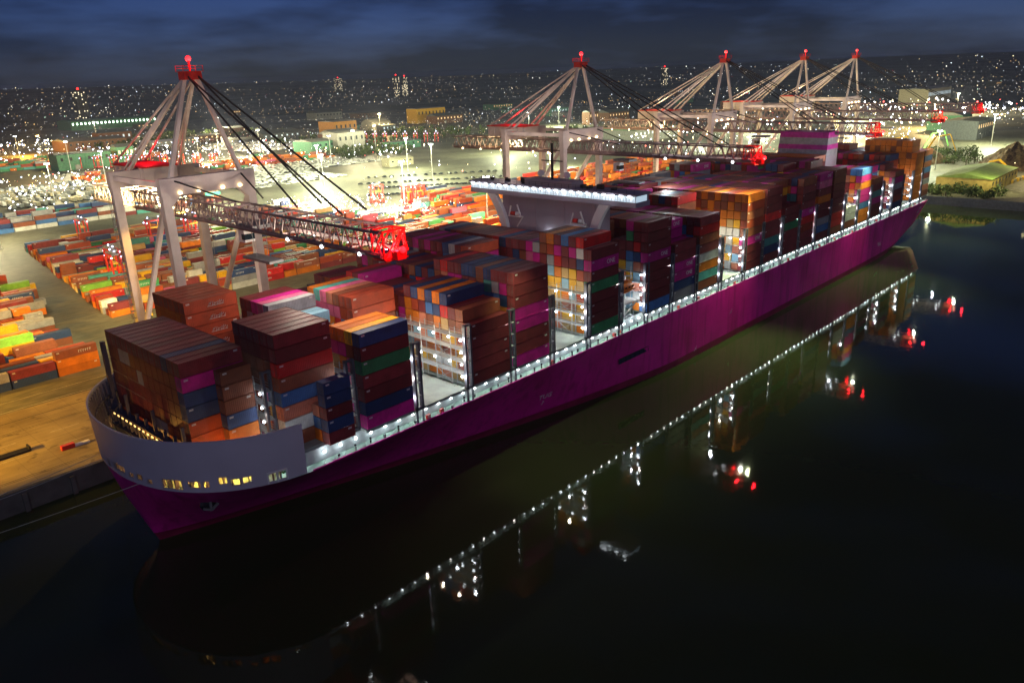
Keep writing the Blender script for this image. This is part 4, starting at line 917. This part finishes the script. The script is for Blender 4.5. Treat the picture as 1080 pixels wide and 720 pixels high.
for i in range(46):
    r = 1/rr.uniform(1/2600, 1/1000); a = math.radians(rr.uniform(6, 80)); x, y = CAM.x+r*math.cos(a), CAM.y+r*math.sin(a)
    w, dpt, h = rr.uniform(18, 70), rr.uniform(14, 40), rr.uniform(7, 20)
    bl.append(shed('building', '', x-w/2, x+w/2, y-dpt/2, y+dpt/2, h, rr.choice([DKG, DKB, GREYC, GRNC]), rr.choice([DKG, DKG, GREYC]), rr.choice([.05, .1, .3]), rr.choice([LWIN, LHOLE, None]), 'building'))
label_by_place(bl, 'dim low building of the town behind the port, {}')
def tower(lab, x, y, w, h, lit):
    z = ground_h(x, y); root = empty('tower_block', (x, y, z)); tag(root, lab, 'tower block')
    mb = MB(); mb.box(-w/2, w/2, -w/2, w/2, -3, h); mb.box(-w/4, w/4, -w/4, w/4, h, h+4); mb.build('wall', mat('tower_wall', (.05, .05, .06), .8), root)
    mb = MB(); r2 = random.Random(int(x))
    for i in range(int(h/4)):
        for k in range(4):
            if r2.random() < .34: mb = MB(); mb.box(-w/2-.3, -w/2+.1, -w/2+1+k*w/4, -w/2+3+k*w/4, 3+4*i, 5.2+4*i); mb.build('window', lit, root) if r2.random() < .7 else 0; mb = MB(); mb.box(-w/2+1+k*w/4, -w/2+3+k*w/4, -w/2-.3, -w/2+.1, 3+4*i, 5.2+4*i); mb.build('window', lit, root)
    mb = MB(); mb.ball((0, 0, h+6), 3, n=6); mb.build('beacon', LRED, root)
WIN2 = emis('tower_window', (1, .85, .55), 2.2)
def place(px, py_dist): 
    v = d_*FPX+RX*(px-540); a = math.atan2(v.y, v.x); return CAM.x+py_dist*math.cos(a), CAM.y+py_dist*math.sin(a)
for px, dist, w, h, lab in ((439, 3200, 18, 75, 'slim lit tower block with red beacon, left of a twin pair on the skyline'), (447, 3250, 16, 70, 'slim lit tower block, right of the twin pair on the skyline'), (136, 2300, 26, 75, 'lone tower block with lit windows and red beacon on the left skyline'), (693, 3300, 20, 70, 'tower block with red beacon between the second and third crane'), (384, 4200, 30, 60, 'distant wide block with red beacon, right of the nearest crane')):
    x, y = place(px, dist); tower(lab, x, y, w, h, WIN2)
# scrap heaps, excavator, tanks, trees on the far right shore
def heap(name, lab, cx, cy, rx, ry, h, m):
    mb = MB(); n, k = 40, 14; r2 = random.Random(int(cx))
    for j in range(k+1):
        for i in range(n):
            t = 2*math.pi*i/n; f = j/k; q = 1+.12*math.sin(3*t+cx)+.08*math.sin(7*t)
            mb.v.append((rx*f*q*math.cos(t), ry*f*q*math.sin(t), h*max(0, 1-f**1.4)*(1+.15*math.sin(2*t+1))+(r2.uniform(-.8, .8) if j < k else 0)))
    for j in range(k):
        for i in range(n): i2 = (i+1) % n; mb.f.append((j*n+i, (j+1)*n+i, (j+1)*n+i2, j*n+i2)); mb.m.append(0)
    tag(mb.build(name, m, loc=(cx, cy, G)), lab, 'scrap heap')
SCRAP = mat('rusty_scrap', (.10, .06, .03), .8, scale=.7, var=.8, bump=.8, detail=10)
heap('scrap_heap', 'big rusty brown scrap heap at the right edge behind the green roofed shed', 640, 18, 42, 28, 17, SCRAP); heap('scrap_heap', 'smaller dark scrap heap left of the big rusty one', 640, 85, 26, 20, 13, SCRAP)
heap('scrap_heap', 'low mossy heap in front of the ochre shed on the far quay', 468, 45, 10, 12, 3.5, mat('mossy_rubble', (.10, .12, .03), .9, scale=1.5, var=.7, bump=.6))
ex = empty('excavator', (566, 4, G)); tag(ex, 'yellow excavator with raised bent arm beside the scrap heap', 'excavator')
mb = MB()
for y in (-1.8, 1.8): mb.box(-3.5, 3.5, y-.5, y+.5, 0, 1.3)
mb.build('track', RUBBER, ex); mb = MB(); mb.box(-4, 3, -2.2, 2.2, 1.5, 4); mb.box(.8, 2.8, .4, 2.2, 4, 5.8); mb.build('body', YELP, ex)
mb = MB(); mb.bar((2, 0, 3.5), (-3, 9, 12.5), 1.1, 1.3); mb.bar((-3, 9, 12.5), (-5, 15, 11), 1, 1.1); mb.bar((-5, 15, 11), (-6, 18, 5), .8, .9); mb.box(-7, -5, 16.8, 19.2, 3, 5.2); mb.build('arm', YELP, ex)
for i in range(14):
    mb = MB(); mb.prism([(-2, 0), (2, 0), (1.7, 2.2), (-1.7, 2.2)], 'y', -1, 1, i % 2); o = mb.build('concrete_block', [CREAM, YELP], loc=(530+6*i, -1-.6*i, G))
    tag(o, ('pale' if i % 2 == 0 else 'yellow')+' concrete block in the row below the excavator', 'barrier', ('pale' if i % 2 == 0 else 'yellow')+' blocks in the row')
for i, (x, y) in enumerate(((640, 110), (652, 102), (628, 118))):
    mb = MB(); mb.tube((0, 0, 0), (0, 0, 8), 6, 16); mb.ball((0, 0, 8), 6, 0, 1, 1, .6, 16); tag(mb.build('storage_dome', WHITEP, loc=(x, y, G)), 'white storage dome behind the ship stern, ' + ('middle', 'right', 'left')[i]+' of the three', 'tank', 'white domes')
def handler(x, y, a, m, lab):
    root = empty('harbour_crane', (x, y, G), a); tag(root, lab, 'harbour crane'); mb = MB(); mb.box(-4, 4, -4, 4, 0, 2); mb.tube((0, 0, 2), (0, 0, 8), 1.6, 10); mb.build('base', STEEL, root)
    mb = MB(); mb.box(-3, 4, -2, 2, 8, 11.5); mb.build('cab', m, root); mb = MB(); mb.bar((-2, 0, 11), (-9, 0, 26), 1, 1.2); mb.bar((-9, 0, 26), (-19, 0, 28), .8, 1); mb.bar((-19, 0, 28), (-24, 0, 16), .6, .7); mb.bar((-2, 0, 11), (-5, 0, 19), .6, .6); mb.build('arm', m, root)
handler(560, 92, 1.2, YELP, 'yellow grab crane arching above the orange stern stack'); handler(600, 78, 2.4, mat('green_machine_paint', (.15, .4, .1), .5), 'green grab crane with sloping arm behind the stern'); handler(575, 70, 1.9, YELP, 'small yellow grab crane right behind the stern stack')
lamp('SPOT', (470, -10, G+24), 60000, (1, .95, .42), 1, (500, 15, G), 150); lamp('SPOT', (560, -10, G+30), 60000, (1, .85, .4), 1, None, 160); lamp('POINT', (650, 90, G+30), 120000, (.95, 1, .7), 1)
lamp('SPOT', (452, 40, G+22), 40000, (1, 1, .5), 1, None, 150)
# vegetation: leaf clumps
def leaves(name, lab, areas, m, seed=1, cat='trees'):
    r2 = random.Random(seed); mb = MB()
    for (x0, x1, y0, y1, n, hh) in areas:
        for k in range(n):
            cx, cy = r2.uniform(x0, x1), r2.uniform(y0, y1); R0 = r2.uniform(2.2, 5); fine = .45 if y1 < 140 else 1; z0 = ground_h(cx, cy); hz = hh*r2.uniform(.6, 1.1)
            mb.tube((cx, cy, z0), (cx, cy, z0+hz*.6), .3, 5, 1)
            for q in range(26 if fine == 1 else 90):
                v = Vector((r2.gauss(0, 1), r2.gauss(0, 1), r2.gauss(0, .8))).normalized()*R0*r2.uniform(.5, 1.05); c = Vector((cx, cy, z0+hz*.65))+v
                a = Vector((r2.gauss(0, 1), r2.gauss(0, 1), r2.gauss(0, 1))).normalized(); u = a.orthogonal().normalized()*r2.uniform(.7, 1.5)*fine; w = a.cross(u)*r2.uniform(.6, 1)
                mb.quad(c-u-w, c+u-w, c+u+w, c-u+w)
    return stuff(mb.build(name, [m, mat('bark', (.06, .045, .03), .9)]), lab, cat)
LEAF = mat('dark_foliage', (.05, .075, .02), .8, scale=.3, var=.5)
leaves('tree_belt', 'dark belts of trees between the port and the town', [(330, 620, 1050, 1250, 150, 11), (480, 760, 690, 880, 170, 11), (640, 820, 480, 620, 120, 10), (455, 475, -12, 40, 26, 5), (620, 700, 40, 130, 50, 9), (420, 520, 600, 680, 70, 9)], LEAF)
# parked cars
def car_mesh():
    mb = MB(); mb.box(-2.1, 2.1, -.9, .9, .35, .95, 0); mb.hexa([(-1.5, -.85, .95), (1.2, -.85, .95), (1.2, .85, .95), (-1.5, .85, .95), (-1.1, -.7, 1.5), (.6, -.7, 1.5), (.6, .7, 1.5), (-1.1, .7, 1.5)], 1)
    for x in (-1.3, 1.3):
        for y in (-.9, .72): mb.tube((x, y, .33), (x, y+.18, .33), .33, 8, 1)
    return mb.mesh('parked_car', [BLACK, GLASS])
cmsh = car_mesh()
def car_row(x0, y0, x1, y1, n):
    for i in range(n):
        o = bpy.data.objects.new('parked_car', cmsh); COL.objects.link(o); f = (i+R.uniform(-.2, .2))/n
        o.location = (x0+(x1-x0)*f, y0+(y1-y0)*f, G+.01); o.rotation_euler[2] = R.uniform(1.2, 1.8); tag(o, 'small dark parked car in a loose row on the open lot', 'car', 'dark cars parked on the open lot')
car_row(262, 360, 330, 305, 26); car_row(290, 390, 360, 330, 24); car_row(300, 420, 400, 340, 22); car_row(330, 450, 430, 370, 18)
def vehicles():
    mb = MB(); r2 = random.Random(9)
    for (x0, x1, y0, y1, dx, dy) in ((300, 430, 560, 700, 5.5, 3.2), (230, 330, 480, 620, 6, 3.6), (420, 560, 800, 960, 6, 4)):
        x = x0
        while x < x1:
            y = y0
            while y < y1:
                if r2.random() < .82: mb.box(x, x+4.3, y, y+1.8, G+.3, G+1.0, r2.choice([0, 0, 0, 1, 2])); mb.box(x+.8, x+3.2, y+.1, y+1.7, G+1.0, G+1.5, r2.choice([0, 1]))
                y += dy+(4 if r2.random() < .06 else 0)
            x += dx
    stuff(mb.build('parked_vehicles', [WHITEP, STEEL, BLACK]), 'packed fields of pale new vehicles on the lots behind the yard', 'vehicles')
vehicles()
mb = MB(); r2 = random.Random(21)           # lit trailers and racks at the far left
for i in range(34):
    for j in range(6):
        x = 40+5.2*i+r2.uniform(-.6, .6); y = 545+24*j+r2.uniform(-2, 2)
        if r2.random() < .8: mb.box(x, x+2.5, y, y+12, G+1.2, G+3.8, r2.choice([0, 1, 1, 3, 3])); mb.box(x+.3, x+2.2, y+.5, y+11.5, G+.2, G+1.2, 2)
stuff(mb.build('parked_trailers', [WHITEP, CREAM, BLACK, GREYC]), 'rows of pale trailers parked under bright lamps at the far left', 'trailers')
# small things on the quay: a red barrier, a hatch lid, a truck
mb = MB(); mb.box(-3, 0, -.6, .6, 0, 1.1, 0); mb.box(0, 3.5, -.5, .5, 0, .5, 1); tag(mb.build('barrier', [REDP, WHITEP], loc=(-44, 81, G+.01)), 'red and white barrier lying on the amber quay by the bow', 'barrier')
mb = MB(); mb.box(-6.1, 6.1, -1.2, 1.2, 0, .5, 0); mb.box(-6.1, -5.7, -1.2, 1.2, .5, 1.2, 0); mb.box(5.7, 6.1, -1.2, 1.2, .5, 1.2, 0); tag(mb.build('flat_rack', [BLACK], loc=(-58, 88, G+.01)), 'black empty flat rack lying on the amber quay at the left edge', 'flat rack')
tr = empty('terminal_tractor', (16, 178, G+.01), .3); tag(tr, 'yellow terminal tractor beside the foot of the nearest crane', 'truck')
mb = MB(); mb.box(-2.4, 2, -1.2, 1.2, .7, 1.4); mb.box(.2, 1.9, -1.1, .3, 1.4, 3.2); mb.build('body', YELP, tr)
for x in (-1.5, 1.2):
    for y in (-1.2, .8): mb = MB(); mb.tube((x, y, .5), (x, y+.4, .5), .5, 10); mb.build('wheel', RUBBER, tr)
# ------------------------------------------------------------------ sky and fill
w = bpy.data.worlds.new('World'); scene.world = w; w.use_nodes = True; nt = w.node_tree; N, L = nt.nodes, nt.links
bg = N['Background']; sky = N.new('ShaderNodeTexSky'); sky.sky_type = 'NISHITA'; sky.sun_disc = False; sky.sun_elevation = math.radians(32); sky.sun_rotation = math.radians(228); sky.air_density = 1.0; sky.ozone_density = 6; sky.dust_density = .6; sky.altitude = 0
tc = N.new('ShaderNodeTexCoord'); mp = N.new('ShaderNodeMapping'); mp.inputs['Scale'].default_value = (1.2, 1.2, 5.5); no = N.new('ShaderNodeTexNoise'); no.inputs['Scale'].default_value = 1.5; no.inputs['Detail'].default_value = 5; no.inputs['Roughness'].default_value = .6
L.new(tc.outputs['Generated'], mp.inputs[0]); L.new(mp.outputs[0], no.inputs['Vector'])
ramp = N.new('ShaderNodeValToRGB'); ramp.color_ramp.elements[0].position = .43; ramp.color_ramp.elements[0].color = (.3, .36, .8, 1); ramp.color_ramp.elements[1].position = .6; ramp.color_ramp.elements[1].color = (1.1, 1.4, 3.1, 1)
L.new(no.outputs['Fac'], ramp.inputs[0])
hs = N.new('ShaderNodeMix'); hs.data_type = 'RGBA'; hs.blend_type = 'MULTIPLY'; hs.inputs[0].default_value = 1; L.new(sky.outputs[0], hs.inputs[6]); L.new(ramp.outputs[0], hs.inputs[7])
L.new(hs.outputs[2], bg.inputs['Color']); bg.inputs['Strength'].default_value = .0075
sl = bpy.data.lights.new('sun', 'SUN'); sl.energy = .29; sl.angle = math.radians(25); sl.color = (.92, .84, 1); so = bpy.data.objects.new('sun', sl); COL.objects.link(so)
so.rotation_euler = Vector((.34, .8, -.5)).to_track_quat('-Z', 'Y').to_euler()
mb = MB(); mb.box(-160, 8200, -1500, 8500, -10, 128)
m = bpy.data.materials.new('port_haze'); m.use_nodes = True; nt = m.node_tree; nt.nodes.clear(); oo = nt.nodes.new('ShaderNodeOutputMaterial'); pv = nt.nodes.new('ShaderNodeVolumePrincipled')
pv.inputs['Color'].default_value = (.58, .67, 1, 1); pv.inputs['Density'].default_value = 3.3e-5; pv.inputs['Anisotropy'].default_value = .3; nt.links.new(pv.outputs[0], oo.inputs['Volume'])
stuff(mb.build('haze', m), 'thin night haze over the port and town', 'haze')
scene.cycles.volume_bounces = 0
# ------------------------------------------------------------------ render
scene.render.engine = 'CYCLES'; c = scene.cycles; c.use_denoising = True; c.use_light_tree = True; c.max_bounces = 5; c.diffuse_bounces = 2; c.glossy_bounces = 3; c.transmission_bounces = 2
c.sample_clamp_indirect = 8; c.caustics_reflective = False; c.caustics_refractive = False
vs = scene.view_settings; vs.view_transform = 'Standard'; vs.look = 'None'; vs.exposure = 0; vs.gamma = 1; vs.use_curve_mapping = False
